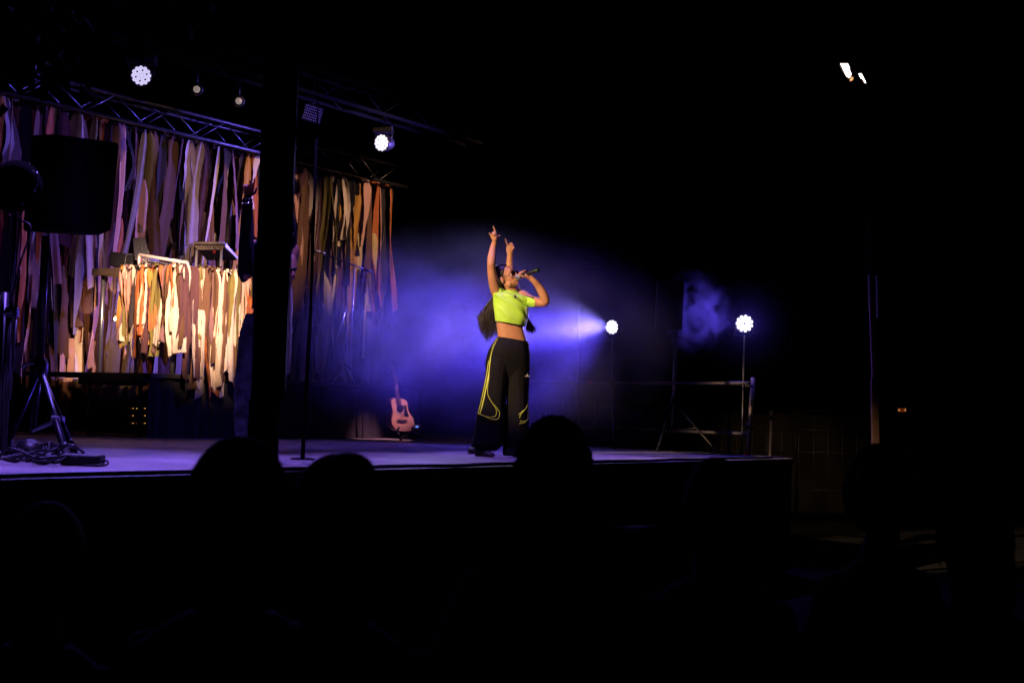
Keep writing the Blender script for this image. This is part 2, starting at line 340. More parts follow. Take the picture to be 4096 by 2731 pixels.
for side, n_, layer in ((1, 16, 0), (0, 32, 0), (1, 18, 1), (0, 36, 1)):
    for i in range(n_):
        t = (i+.5)/n_+random.uniform(-.015, .015); top, ax, nn, L = sk_strip(t, side, layer)
        k = pick(WS); m_ = MB()
        strip(m_, top, L, random.uniform(.06, .115)*(.9 if layer else 1.2), ax, nn, random.uniform(-.05, .07), .03, rows=16, gather=.4, fold=.5, cut=random.uniform(-1, 1))
        if layer and random.random() < .8: knot(m_, top+nn*.015+UP*random.uniform(-.005, .015), .02)
        m_.build('strip', CM[k], sk); cnt += 1
for (u, v, L, k, wd) in ((800, 1240, .95, 'linen', .12), (830, 1330, .75, 'rust', .11), (775, 1200, .85, 'cream', .1)):
    q = onP(u, v, TP-.06); m_ = MB(); strip(m_, q, L, wd, SV, -PV, .06, .02, rows=12, gather=.7, cut=.6); m_.build('strip', CM[k], sk)
# ---- equipment on the table
AL = lambda: ALU
def px_on(u, v, p): return onP(u, v, p)
mix = thing('mixer_case', 'black mixing console in an open case with a silver rim, lying on the table corner', 'mixer', S(TS+.2, TP+.3, TZ))
a = onP(560, 1020, TP+.75); a1 = S(TS+.04, TP+.85, TZ+.16); b1 = S(TS+1.05, TP+.25, TZ+.13)
c0 = st(onP(557, 1022, TP+.7)); c1 = st(onP(735, 1050, TP+.32))
A = onP(557, 1020, TP+.62); B = onP(752, 1052, TP+.12)
dx = (B-A).normalized(); hh = .15
m_ = MB(); m_.tube(A, B, .02, n=12); m_.tube(A, A-UP*.17, .016, n=10); m_.tube(B, B-UP*.1, .014, n=10); m_.build('metal_rim', mat('case_rim', (.72, .64, .6), .45, .3), mix)
nn = dx.cross(UP).normalized()
m_ = MB(); m_.box((A+B)/2-UP*.09-nn*.20, (B-A).length-.03, .34, .11, dx, -nn, UP); m_.build('case_body', BLK, mix)
m_ = MB(); random.seed(5)
for i in range(26):
    q = lerp(A, B, (i+1)/28)-UP*.045+nn*.012
    m_.ell(q-nn*.03, .007, .009, .009, dx, nn, UP, n=5)
for i in range(16):
    q = lerp(A, B, (i+1)/18)-UP*.085; m_.ell(q-nn*.02, .005, .009, .006, dx, nn, UP, n=5)
m_.build('jack_sockets', mat('socket_grey', (.35, .3, .3), .3, .6), mix)
MB().tube(onP(565, 1034, TP+.55), onP(563, 1054, TP+.55), .005).build('red_cable_plug', REDP, mix)
fc = thing('flight_case', 'black flight case behind the mixer at the left end of the table', 'case', S(TS, TB-.3, TZ))
MB().box(P(530, 1052, (A.y+.7)), .42, .35, .17, dx, -nn, UP).build('case_shell', BLK, fc)
m_ = MB(); q = P(500, 1040, A.y+.52)
m_.path(cpath([q+UP*-.06, q+UP*.05+dx*.01, q+UP*.075+dx*.06, q+UP*.075+dx*.2], 12), .006).build('case_handle', DSTEEL, fc)
# open laptop, lid seen from behind
lt = thing('laptop', 'grey laptop with its lid raised, standing behind the mixer', 'laptop', S(TS+.3, TP+.9, TZ))
ly = A.y+.4
lc = [P(531, 953, ly+.12), P(581, 948, ly+.12), P(600, 1032, ly), P(540, 1034, ly)]
nrm = (lc[1]-lc[0]).cross(lc[2]-lc[1]).normalized()
MB().poly(lc, nrm*.008).build('lid', mat('laptop_grey', (.05, .05, .06), .5, .4), lt)
MB().tube(lc[1], lc[2], .0035, n=6).build('lid_edge', CHROME, lt)
MB().poly([lc[3], lc[2], lc[2]+V((.05, .22, 0)), lc[3]+V((.05, .22, 0))], UP*-.015).build('base', DSTEEL, lt)
e = lerp(lerp(lc[0], lc[2], .5), lc[3], .06); MB().ell(e-nrm*-.002+V((0, -.006, 0)), .012, .002, .014, n=8).build('lid_emblem', mat('emblem_dark', (.03, .03, .035), .2, .5), lt)
# sampler on its legged stand
smp = thing('sampler', 'silver edged sampler pad standing tilted on two blue-lit legs above the rags', 'sampler', S(TS+1, TP+.5, TZ))
y0 = P(850, 1000, 17.0).y
F1 = P(778, 972, y0); F2 = P(897, 972, y0); K1 = P(838, 1022, y0+.42); K2 = P(945, 1030, y0+.30)
K2 = F2+(K2-F2); ux = (F2-F1).normalized(); back = (K2-F2)
F1b = F1; bl = V((0, 0, -.062))
m_ = MB(); m_.poly([F1, F2, F2+back, F1+back], bl*.55); m_.build('case', BLK, smp)
m_ = MB(); m_.tube(F1-ux*.008, F2+ux*.008, .017, n=10); m_.build('front_rim', mat('warm_silver', (.85, .75, .6), .5, .2), smp)
m_ = MB(); m_.poly([F1+bl*.5-V((0, .004, 0)), F2+bl*.5-V((0, .004, 0)), F2+bl*1.2+back*.03-ux*.02, F1+bl*1.2+back*.03+ux*.03], V((0, .01, 0))); m_.build('connector_panel', mat('panel_grey', (.6, .52, .4), .5, .2, noise_amt=.5, scale=60), smp)
m_ = MB()
for i in range(9): m_.ell(lerp(F1, F2, .1+i*.09)+bl*.85-V((0, .01, 0)), .007, .008, .007, n=5)
m_.build('sockets', BLKM, smp)
m_ = MB(); m_.poly([F2, F2+back, F2+back+bl*.35, F2+bl*.8+back*.05, F2+bl*.9], ux*.02); m_.build('side_cheek', mat('cheek_silver', (.55, .55, .65), .4, .6), smp)
m_ = MB()
for i in range(3): m_.box(lerp(F1, F2, .2+i*.3)+back*.12+UP*.012, .105, .06, .012, ux, back.normalized(), UP)
m_.build('pads', DSTEEL, smp)
for (u, t) in ((787, .1), (886, .86)):
    q = P(u, 1000, y0+.02); bz = TZ+.0
    q2 = V((q.x-.003*(q.z-bz), q.y, bz)); lg = MB().box((q+q2)/2, .03, .012, (q-q2).length, ux, ux.cross(UP)).build('leg', mat('leg_blue_steel', (.35, .35, .4), .4, .7), smp)
MB().disc_lathe(P(857, 1007, y0-.01), (0, -1, 0), [(0, .018), (.006, .018), (.012, .012)]).build('red_tag', REDP, smp)
m_ = MB(); q = P(857, 1000, y0)
m_.path(cpath([P(855, 985, y0-.02), P(857, 1007, y0-.03), P(856, 1035, y0-.02), P(853, 1060, y0), P(846, 1072, y0)], 14), .003).build('cable', RUB, smp)
hp = thing('cable_loop', 'thin grey cable loop arching over the rags at the left table corner', 'cable', P(590, 1060, A.y))
MB().path(cpath([P(555, 1060, A.y-.1), P(566, 1047, A.y-.1), P(580, 1045, A.y-.12), P(596, 1060, A.y-.14)], 14), .006).build('cord', mat('grey_cord', (.3, .3, .32), .4), hp)
h2 = thing('cable_loop', 'thin pale cable loop arching over the purple rag at the corner', 'cable', P(740, 1050, A.y))
MB().path(cpath([P(716, 1058, A.y-.6), P(722, 1046, A.y-.6), P(738, 1044, A.y-.6), P(750, 1062, A.y-.62)], 14), .006).build('cord', mat('pale_cord', (.5, .5, .5), .4), h2)
# small lamp behind the table leg (lit)
lamp = thing('work_lamp', 'small glowing warm bulb hanging behind the table leg', 'lamp', onP(461, 1275, 7.6))
q = onP(461, 1275, 7.6)
MB().ell(q, .016, .016, .02, n=8).build('bulb', mat('bulb_glow', (1, .6, .2), emit=(1, .55, .16), es=60), lamp)
MB().tube(q+UP*.02, q+UP*.75, .003).disc_lathe(q+UP*.018, UP, [(0, .012), (.03, .012), (.05, .005)]).build('cord', RUB, lamp)
l = bpy.data.lights.new('bulb_light', 'POINT'); l.energy = 5; l.color = (1, .5, .15); l.shadow_soft_size = .02
lo = bpy.data.objects.new('bulb_light', l); COL.objects.link(lo); lo.location = q-V((0, .06, 0)); 
# LED dots of the rack under the riser
rk = thing('rack_unit', 'black rack under the riser with rows of tiny amber lights', 'rack', onP(560, 1690, 7.6))
q = onP(560, 1665, 7.4)
MB().box(q+PV*.16, .42, .3, .42, SV, PV, UP).build('housing', BLK, rk)
m_ = MB()
for i in range(4):
    for j in (0, 1, 2): 
        if (i, j) in ((1, 1), (2, 1)): continue
        m_.ell(onP(532+i*16, 1633+j*29 if j < 2 else 1692, 7.39), .004, .004, .004, n=5)
m_.build('indicator_lights', mat('amber_led', (1, .5, .2), emit=(1, .45, .15), es=2.5), rk)
# ================================================================== LAMPS
LENS_ON = mat('lens_lit', (.2, .2, .3), .2, emit=(.74, .68, 1.0), es=.85)
LENS_HOT = mat('lens_bright', (1, 1, 1), .2, emit=(.80, .76, 1.0), es=4)
def hexpts(n1=6, n2=12):
    return [(0, 0)]+[(.42, 2*math.pi*i/n1+.2) for i in range(n1)]+[(.80, 2*math.pi*(i+.5)/n2+.2) for i in range(n2)]
def wash_head(name, label, C, axis, R, lens, hang=None, spots=None, group=None, emit=True):
    axis = V(axis).normalized(); t = thing(name, label, 'stage light', C, group); a = axis.cross(UP).normalized(); b = a.cross(axis)
    MB().disc_lathe(C, axis, [(-R*1.9, R*.4), (-R*1.85, R*.7), (-R*1.2, R*.95), (-R*.2, R*1.12), (.0, R*1.14), (.012, R*1.14), (.012, R*1.03), (-.004, R*1.03)], 32).build('housing', BLK, t)
    L = MB()
    for r, th in (spots or hexpts()):
        c = C+a*(r*R*math.cos(th))+b*(r*R*math.sin(th))+axis*.004
        rr = R*(.215 if not spots else .165); L.disc_lathe(c, axis, [(0, rr), (.006, rr), (.012, rr*.8), (.016, rr*.4)], 12)
    L.build('lens_cluster', lens, t)
    up = UP if hang is None else hang
    y = MB(); pts = [C+a*R*1.25, C+a*R*1.25+up*R*1.5-axis*R*.6, C-a*R*1.25+up*R*1.5-axis*R*.6, C-a*R*1.25]
    for p_, q_ in zip(pts, pts[1:]): y.tube(p_, q_, R*.09, n=8)
    y.build('yoke', BLK, t)
    return t
tocam = lambda C, dx=0, dz=0: (V((dx, 0, 1.6+dz))-C)
wash_head('moving_head_lamp', 'round glowing many-lens stage lamp at upper left over the rags', TOP1, V((.25, -1, -.28)), .105, LENS_ON, UP)
wash_head('moving_head_lamp', 'round glowing many-lens stage lamp above the right end of the rags', TOP2, V((-.55, -1, -.15)), .108, mat('lens_lit_strong', (.9, .9, 1), .2, emit=(.85, .82, 1.0), es=1.1), UP)
for C, n_ in ((TOP1, 0), (TOP2, 0)):
    pass
LENS_OFF = mat('lens_unlit', (.5, .45, .4), .12, .4, emit=None)
for (u, v, lb) in ((787, 358, 'small unlit round lamp under the roof truss, glass glow added, nearer the glowing one'), (955, 405, 'small unlit round lamp under the roof truss, glass glow added, nearer the black pillar')):
    C = onP(u, v, 6.2); t = thing('unlit_lamp', lb, 'stage light', C, 'unlit lamps on the roof truss'); ax = (V((0, 0, 1.6))-C).normalized()
    MB().disc_lathe(C, ax, [(-.25, .05), (-.24, .075), (-.03, .07), (0, .06), (0, .05)], 20).build('housing', BLK, t)
    MB().ell(C+ax*.0, .04, .04, .04, n=12).build('lens', mat('glass_ball', (.8, .72, .66), .12, .55, noise_amt=.7, scale=40, emit=(1, .8, .7), es=.22), t)  # faint emission stands in for reflections in the unlit glass
    MB().tube(C-ax*.12, C-ax*.12+UP*.3, .012).build('hanger', BLK, t)
# LED panel
C = onP(1250, 455, 6.2); t = thing('led_panel', 'dark rectangular panel of small unlit lamps beside the pillar', 'stage light', C)
ax = (V((0, 0, 1.6))-C).normalized(); a = SV.copy(); a = (onP(1295, 468, 6.2)-onP(1205, 440, 6.2)).normalized(); b = ax.cross(a).normalized()
if b.z < 0: b = -b
MB().box(C-ax*.05, .36, .22, .08, a, b, ax).build('housing', mat('panel_black', (.003, .003, .003), .9, spec=.05), t)
m_ = MB()
for i in range(10):
    for j in range(6): m_.ell(C+a*(i-4.5)*.032+b*(j-2.5)*.032-ax*.002, .011, .011, .008, a, b, ax, n=6)
m_.build('lens_grid', mat('panel_lens', (.16, .12, .11), .6, .2), t)
MB().tube(C-ax*.08, C-ax*.08+UP*.45, .014).build('hanger', BLK, t)
# roof-truss spots have hanging clamps
for C in (TOP1, TOP2):
    t = thing('lamp_clamp', ('black clamp and base box joining the glowing lamp to the truss, left one' if C is TOP1 else 'black clamp and base box joining the glowing lamp to the truss, right one'), 'clamp', C+UP*.2, 'lamp clamps')
    MB().box(C+UP*.2+V((0, .1, 0)), .26, .2, .1).build('base_box', BLKM, t)
    MB().tube(C+UP*.25+V((0, .1, 0)), C+UP*.5+V((0, .1, 0)), .014).build('hook', BLKM, t)
# two floor wash heads on stands
sp2 = [(.30, 2*math.pi*i/6) for i in range(6)]+[(.80, 2*math.pi*i/11) for i in range(11)]+[(.55, 2*math.pi*(i+.5)/8) for i in range(8)]
wash_head('floor_lamp_head', 'dazzling blue white lamp seen edge-on, sending its beam behind the singer', PAR1, (D1+tocam(PAR1).normalized()*.22), .085, LENS_HOT, -UP, sp2)
wash_head('floor_lamp_head', 'dazzling flower-shaped blue white lamp facing the camera on a thin stand', PAR2, tocam(PAR2), .10, LENS_HOT, -UP, sp2)
def lamp_stand(name, label, top, foot, r=.012, legs=True, m=BLK, cat='stand', spread=.45, hub=.55):
    t = thing(name, label, cat, foot)
    mid = lerp(foot, top, .45)
    MB().tube(mid, top, r*.8, n=8).build('upper_pole', m, t); MB().tube(foot+UP*.08, mid+UP*.03, r*1.25, n=8).build('lower_pole', m, t)
    MB().disc_lathe(mid, UP, [(-.03, r*2), (.03, r*2)], 10).build('collar', RUB, t)
    for k in range(3):
        an = 2.0944*k+.5; d = V((math.cos(an), math.sin(an), 0))
        lg = MB().tube(foot+UP*hub, foot+d*spread+UP*.015, r, n=8).tube(foot+UP*.18, lerp(foot+UP*hub, foot+d*spread, .55), r*.6, n=6).build('leg', m, t)
        MB().ell(foot+d*spread+UP*.015, r*1.6, r*1.6, r*1.4, n=6).build('rubber_foot', RUB, lg)
    return t
f1 = onZ(2452, 1790, STZ); f1 = V((PAR1.x+.03, PAR1.y+.02, STZ))
lamp_stand('lamp_stand', 'thin black stand hidden in smoke under the edge-on lamp', PAR1-UP*.12, f1)
f2 = V((PAR2.x, PAR2.y, STZ)); f2.z = .0
t = lamp_stand('lamp_stand', 'thin steel stand carrying the flower-shaped lamp at the right of the stage', PAR2-UP*.13, V((PAR2.x, PAR2.y, 0)), .013, m=DSTEEL, spread=.5, hub=.9)
for du in (-6, 28):
    MB().tube(P(2978+du, 1560, 15.95), P(2974+du, 1790, 15.95), .008, n=8).build('side_rod', DSTEEL, t)
# ================================================================== LOUDSPEAKERS
def speaker(label, corners, depth, mats, ang=0):
    """corners: front face (tl, tr, br, bl); body tapers backwards"""
    tl, tr, br, bl = [V(c) for c in corners]; c = (tl+tr+br+bl)/4; t = thing('loudspeaker', label, 'loudspeaker', (bl+br)/2)
    x = (tr-tl).normalized(); z = (tl-bl).normalized(); y = x.cross(z).normalized()
    if y.y < 0: y = -y
    w_, h_ = (tr-tl).length, (tl-bl).length; rs = []
    def ring(off, sx, sz, r=.12):
        o_ = []
        for q in range(4):
            for k in range(5):
                an = math.pi/2*(q+k/4); cx = (1 if q in (0, 3) else -1)*(w_/2*sx-r*w_/2); cz = (1 if q < 2 else -1)*(h_/2*sz-r*w_/2)
                o_.append(c+x*(cx+r*w_/2*math.cos(an))+z*(cz+r*w_/2*math.sin(an))+y*off)
        return o_
    MB().rings([ring(0, .97, .985), ring(.012, 1, 1), ring(depth*.45, 1, 1), ring(depth, .62, .93)]).build('cabinet', mats, t)
    MB().rings([ring(-.012, .86, .9), ring(.004, .88, .92)]).build('grille', mat('grille_mesh', (.02, .02, .022), .7, bump=.6, scale=160), t)
    MB().rings([[c+x*(a_*w_*.33)+z*(h_*.40+b_*h_*.0)-y*.018 for a_, b_ in ((-1, 0), (1, 0))], [c+x*(a_*w_*.33)+z*(h_*.12)-y*.018 for a_ in (-1, 1)]], False, False).build('horn_panel', mat('horn_black', (.025, .024, .026), .3), t)
    MB().box(c-z*h_*.20-y*.02, .035, .03, .006, x, z, y).build('badge', mat('badge_metal', (.8, .5, .35), .25, .9), t)
    return t
SD = 16.55
sp = speaker('black plastic loudspeaker on a tripod stand in front of the blue smoke', [P(2630, 1122, SD), P(2737, 1118, SD), P(2731, 1320, SD), P(2622, 1320, SD)], .28, BLK)
stn = thing('speaker_stand', 'black tripod stand under the small loudspeaker, one leg edged in blue light', 'stand', onZ(2694, 1800, STZ))
pt = P(2702, 1322, SD+.1); pb = P(2688, 1735, SD+.1); hub = P(2692, 1603, SD+.1)
MB().tube(pt, pb, .017).tube(pt+V((.02, .0, 0)), hub+V((.02, 0, 0)), .008).build('pole', DSTEEL, stn)
MB().disc_lathe(hub, UP, [(-.05, .03), (.05, .03)], 12).build('hub', BLK, stn)
for u, v in ((2630, 1798), (2868, 1806), (2570, 1760)):
    ft = onZ(u, v, STZ+.02)
    lg = MB().tube(hub, ft, .013).tube(pb+UP*.06, lerp(hub, ft, .55), .008).build('leg', BLK, stn)
    MB().path([lerp(hub, ft, .95), ft], .022, round_=True).build('rubber_foot', RUB, lg)
# big left loudspeaker on tripod
LD = 9.6
spk = speaker('large black loudspeaker on a tripod at the left end of the stage, seen from behind', [P(130, 538, LD-.1), P(372, 572, LD+.35), P(350, 942, LD+.35), P(92, 925, LD-.1)], -.36, mat('speaker_black', (.003, .003, .005), .9, spec=.06))
tri = thing('speaker_stand', 'black folding tripod holding the large left loudspeaker over a heap of cables', 'stand', onZ(180, 1800, STZ))
TD = 10.3
ptop = P(183, 940, TD-.4); hub = P(158, 1470, TD-.1); bot = P(130, 1722, TD)
MB().tube(ptop, hub, .028, n=14).build('upper_pole', mat('satin_black', (.015, .015, .018), .35, .5), tri); MB().tube(hub, bot, .022, n=12).build('lower_pole', mat('satin_black2', (.015, .015, .018), .35, .5), tri)
MB().disc_lathe(hub, UP, [(-.07, .045), (-.05, .06), (.03, .06), (.07, .04)], 14).build('hub', BLK, tri)
for k, (u, v, D) in enumerate(((293, 1806, TD), (265, 1822, TD-.35), (20, 1795, TD-.1))):
    ft = onZ(u, v, STZ+.03); kn = hub+(ft-hub).normalized()*.05
    lg = MB().tube(kn, ft, .019 if k == 0 else .024, n=10).build('leg', mat('leg_satin%d' % k, (.015, .015, .02), .4, .5), tri)
    MB().path([lerp(kn, ft, .90), ft], .032, n=12, round_=True).build('rubber_foot', RUB, lg)
    if k < 2: MB().tube(bot, lerp(kn, ft, .60), .012).box(lerp(kn, ft, .6), .05, .05, .05).build('brace', ALU, lg)
m_ = MB(); m_.path(cpath([hub+V((-.12, 0, .0)), hub+V((-.08, -.04, .025)), hub+V((-.02, -.05, .03))], 8), .01); m_.build('hub_handle', ALU, tri)
# dark lamp on the far-left stand, its tiny reflections built as bright beads
hl = thing('unlit_flood_lamp', 'black unlit lamp overlapping the left edge of the large loudspeaker', 'stage light', P(62, 760, 8.6))
C = P(62, 745, 8.6)
MB().disc_lathe(C, V((-.2, 1, .3)), [(-.1, .13), (-.09, .15), (.08, .15), (.2, .11), (.24, .04)], 24).build('housing', mat('flood_black', (.002, .002, .002), .95, spec=.04), hl)
MB().path(cpath([P(148, 690, 8.3), P(150, 720, 8.3), P(146, 745, 8.3), P(138, 766, 8.3)], 10), .006).build('yoke_edge', ALU, hl)
m_ = MB()
for u, v, r in ((132, 685, .004), (120, 655, .003), (90, 816, .003), (84, 868, .004), (36, 860, .004), (68, 848, .003)): m_.ell(P(u, v, 8.3), r*1.6, r, r, n=6)
m_.build('glint_beads', mat('glint_bright', (.9, .6, .5), .15, 1), hl)
ls = thing('lighting_stand', 'tall lighting stand with folded legs at the far left, edges lit blue', 'stand', onZ(20, 1800, STZ))
BL = mat('stand_chrome', (.07, .07, .08), .4, .8)
MB().tube(P(60, 860, 8.6), P(46, 1228, 8.6), .012, n=12).build('upper_pole', BL, ls)
MB().tube(P(40, 1230, 8.6), P(12, 1800, 8.6), .022, n=12).build('lower_pole', BLK, ls)
MB().box(P(48, 1250, 8.6), .075, .05, .06).tube(P(48, 1248, 8.55), P(5, 1250, 8.55), .014).build('clamp', mat('clamp_grey', (.12, .12, .14), .4, .7), ls)
for a_, b_ in (((38, 1270), (14, 1600)), ((66, 1278), (38, 1600)), ((44, 1272), (26, 1590))):
    MB().tube(P(*a_, 8.5), P(*b_, 8.5), .0085, n=8).build('leg', BL, ls)
MB().tube(P(20, 1170, 8.9), P(-4, 1800, 8.9), .026, n=12).build('side_tube', BL, ls)
MB().path(cpath([P(66, 880, 8.5), P(120, 900, 8.45), P(112, 960, 8.45), P(82, 1050, 8.5), P(45, 1200, 8.5)], 20), .006).build('lamp_cable', RUB, ls)
# cables, power strip, bottle
random.seed(21)
hc = thing('cable_heap', 'tangle of black cables heaped on the deck below the left tripod', 'cables', onZ(150, 1850, STZ))
for k in range(11):
    c = onZ(random.uniform(100, 240), random.uniform(1822, 1862), STZ); pts = []
    for j in range(14):
        an = j*.95+k; rr = random.uniform(.05, .16); pts.append(c+V((math.cos(an)*rr*1.2, math.sin(an)*rr*.7, random.uniform(.012, .11)*(1 if k % 2 else .6))))
    MB().path(cpath(pts, 70), .0075, n=7).build('cable_coil', RUB, hc)
MB().disc_lathe(onZ(112, 1835, STZ)+UP*.01, V((.3, -.4, 1)), [(0, .075), (.04, .09), (.09, .08), (.12, .03)], 18).build('plug_block', BLK, hc)
ps = thing('power_strip', 'black power box lying on the deck beside the cable heap', 'power box', onZ(330, 1865, STZ))
c = onZ(330, 1862, STZ)+UP*.035
MB().box(c, .235, .13, .065).build('casing', BLK, ps)
MB().path(cpath([c+V((.11, 0, -.01)), c+V((.15, -.02, .0)), c+V((.165, -.06, -.02)), c+V((.12, -.10, -.025)), c+V((.03, -.09, -.028))], 24), .006).build('lead', RUB, ps)
bo = thing('water_bottle', 'clear plastic bottle lying on the deck at the far left', 'bottle', onZ(50, 1815, STZ))
GL = mat('bottle_plastic', (.75, .75, .85), .12, spec=.8)
MB().disc_lathe(onZ(20, 1815, STZ)+UP*.032, V((1, .02, 0)), [(0, .02), (.004, .03), (.06, .031), (.065, .028), (.08, .031), (.13, .031), (.16, .013), (.18, .012)], 18).build('bottle_body', GL, bo)
fcab = thing('edge_cable', 'black cable running along the front edge of the stage deck', 'cable', S(0, .05, STZ))
pts = [S(-8+.35*i, .10+.035*math.sin(i*1.7)+.02*math.sin(i*4.1), STZ+.012) for i in range(38)]
MB().path(cpath(pts, 190), .012, n=7).build('cord', RUB, fcab)
ec2 = thing('edge_cable', 'second, thinner black cable snaking near the right front stage edge', 'cable', S(3, .2, STZ))
MB().path(cpath([S(1.2+.4*i, .17+.05*math.sin(i*2.3), STZ+.009) for i in range(11)]+[S(5.2, .9, STZ+.009), S(5.6, 1.6, STZ+.009)], 90), .007, n=7).build('cord', RUB, ec2)
tape = thing('edge_trim', 'thin pale aluminium trim strip along the stage front edge', 'trim', S(0, -.01, STZ-.05))
MB().stage_box(-8.5, 5.2, -.012, .004, STZ-.055, STZ-.028).build('rail', mat('trim_alu', (.03, .03, .035), .5, .5), tape)
# ================================================================== GUITAR
GD = st(onZ(1610, 1752, STZ))[1]
GY = onP(1605, 1700, 5.2).y
gz = lambda x, y, d=0: P(1500+x/3.484, 1350+y/3.484, GY+d)
gt = thing('acoustic_guitar', 'pale wooden acoustic guitar upright on a low stand before the riser', 'guitar', gz(380, 1330))
bp_ = [(300, 842), (262, 845), (232, 868), (224, 905), (233, 955), (246, 1000), (249, 1045), (238, 1095), (231, 1150), (238, 1200), (262, 1245), (300, 1280), (350, 1298), (410, 1304), (470, 1302), (515, 1282), (540, 1240), (546, 1195), (538, 1145), (515, 1100), (486, 1060), (467, 1020), (457, 970), (452, 920), (436, 880), (405, 858), (370, 848)]
pts = cpath([gz(*q) for q in bp_]+[gz(*bp_[0])], 90)[:-1]
dep = (V((-.075, .085, 0)))
TOPW = mat('spruce_top', (.55, .33, .19), .35, noise_amt=.18, scale=22); SIDEW = mat('mahogany_side', (.16, .06, .03), .35, noise_amt=.3)
n = len(pts); MB().rings([pts, [q+dep for q in pts]]).build('body', SIDEW, gt)
MB().add([q+V((.001, -.003, 0)) for q in pts], [list(range(n))]).rings([[q+V((.001, -.003, 0)) for q in pts], [q+V((.001, .002, 0)) for q in pts]], True, False).build('soundboard', TOPW, gt)
c = gz(352, 987); gx = (gz(545, 1195)-gz(231, 1150)); nrm = V((0, -1, 0))
m_ = MB(); rr = [[c+V((math.cos(t)*r_*1.0, -.006, math.sin(t)*r_*1.12)) for t in [6.2832*j/28 for j in range(28)]] for r_ in (.057, .046)]
m_.rings(rr, True, False); m_.build('rosette', mat('rosette_pale', (.55, .42, .40), .4), gt)
m_ = MB(); m_.add([c+V((math.cos(6.2832*j/28)*.045, -.0065, math.sin(6.2832*j/28)*.052)) for j in range(28)], [list(range(28))]); m_.build('sound_hole', mat('hole_dark', (.01, .006, .005), .9), gt)
m_ = MB(); m_.poly([gz(*q)+V((0, -.008, 0)) for q in ((393, 948), (432, 940), (440, 965), (441, 1000), (455, 1045), (472, 1082), (464, 1105), (435, 1098), (408, 1088), (404, 1060), (413, 1020), (408, 975))], V((0, .003, 0))); m_.build('pickguard', mat('tortoise_black', (.015, .01, .01), .25), gt)
m_ = MB(); m_.poly([gz(*q)+V((0, -.014, 0)) for q in ((318, 1138), (345, 1140), (400, 1148), (452, 1142), (452, 1168), (405, 1184), (370, 1180), (320, 1166))], V((0, .012, 0))); m_.build('bridge', mat('bridge_wood', (.05, .03, .03), .4), gt)
m_ = MB(); m_.poly([gz(*q)+V((0, -.016, 0)) for q in ((318, 940), (372, 940), (276, 466), (243, 466))], V((0, .022, 0))); nk = m_.build('neck', mat('neck_wood', (.20, .11, .10), .4, noise_amt=.2), gt)
m_ = MB()
for i in range(15):
    t_ = 1-2**(-i/12)*1.0; t_ = (1-2**(-(i+1)/12))*1.55
    a_, b_ = lerp(gz(243, 466), gz(318, 940), t_), lerp(gz(276, 466), gz(372, 940), t_)
    if t_ < .98: m_.tube(a_+V((0, -.018, 0)), b_+V((0, -.018, 0)), .0016, n=5)
m_.build('frets', CHROME, nk)
m_ = MB()
for i in range(6): m_.tube(lerp(gz(248, 466), gz(271, 466), i/5)+V((0, -.021, 0)), lerp(gz(375, 1150), gz(424, 1152), i/5)+V((0, -.02, 0)), .0009, n=4)
m_.build('strings', CHROME, gt)
m_ = MB(); m_.poly([gz(*q)+V((0, -.01, 0)) for q in ((240, 464), (278, 462), (272, 425), (262, 380), (240, 328), (205, 306), (172, 312), (170, 350), (195, 400), (225, 445))], V((-.01, .016, 0))); hd = m_.build('headstock', mat('headstock_dark', (.08, .04, .05), .35), gt)
for (x, y) in ((200, 350), (213, 383), (227, 415), (243, 355), (252, 388), (262, 420), (163, 358), (172, 385), (268, 435)):
    MB().ell(gz(x, y)+V((0, -.02, 0)), .009, .008, .010, n=6).build('tuning_peg', CHROME, hd)
gs = thing('guitar_stand', 'low black stand cradling the acoustic guitar', 'stand', gz(380, 1420))
m_ = MB(); b0 = gz(380, 1330, .12)
m_.tube(gz(285, 480, .12), gz(330, 1400, .16), .014).tube(gz(170, 520, .08), gz(290, 482, -.02), .012).path([gz(340, 1245, -.05), gz(318, 1285, -.05), gz(330, 1335, .1)], .012).path([gz(522, 1240, -.05), gz(520, 1300, -.05), gz(440, 1345, .1)], .012)
m_.build('frame', BLK, gs)
for u, v in ((350, 1428), (545, 1425), (430, 1392)): MB().tube(gz(400, 1345, .12), onZ(1500+u/3.484, 1350+v/3.484, STZ+.012), .011).build('leg', BLK, gs)
jk = thing('guitar_lead', 'jack plug and orange tipped lead curling from the guitar to the deck', 'cable', gz(600, 1400))
MB().path(cpath([gz(525, 1285, -.03), gz(560, 1325, -.05), gz(592, 1342, -.06)], 10), .007).build('plug', ALU, jk)
MB().path(cpath([gz(592, 1342, -.06), gz(615, 1352, -.06)], 4), .010).build('orange_tip', mat('orange_tip', (.7, .15, .03), .5), jk)
MB().path(cpath([gz(615, 1352, -.06), gz(650, 1375, -.06), gz(655, 1410, -.06), onZ(1680, 1762, STZ+.01), onZ(1640, 1768, STZ+.01)], 24), .005).build('cord', RUB, jk)
tn = thing('tuner_pedal', 'small box with a lit blue screen on the floor right of the guitar', 'pedal', gz(585, 1240))
q = gz(585, 1240, .3)
MB().box(q+V((0, .03, 0)), .09, .05, .07).build('casing', BLK, tn); MB().box(q+V((0, .003, 0)), .033, .006, .018).build('screen', mat('blue_screen', (.1, .2, 1), emit=(.12, .3, 1), es=1.3), tn)
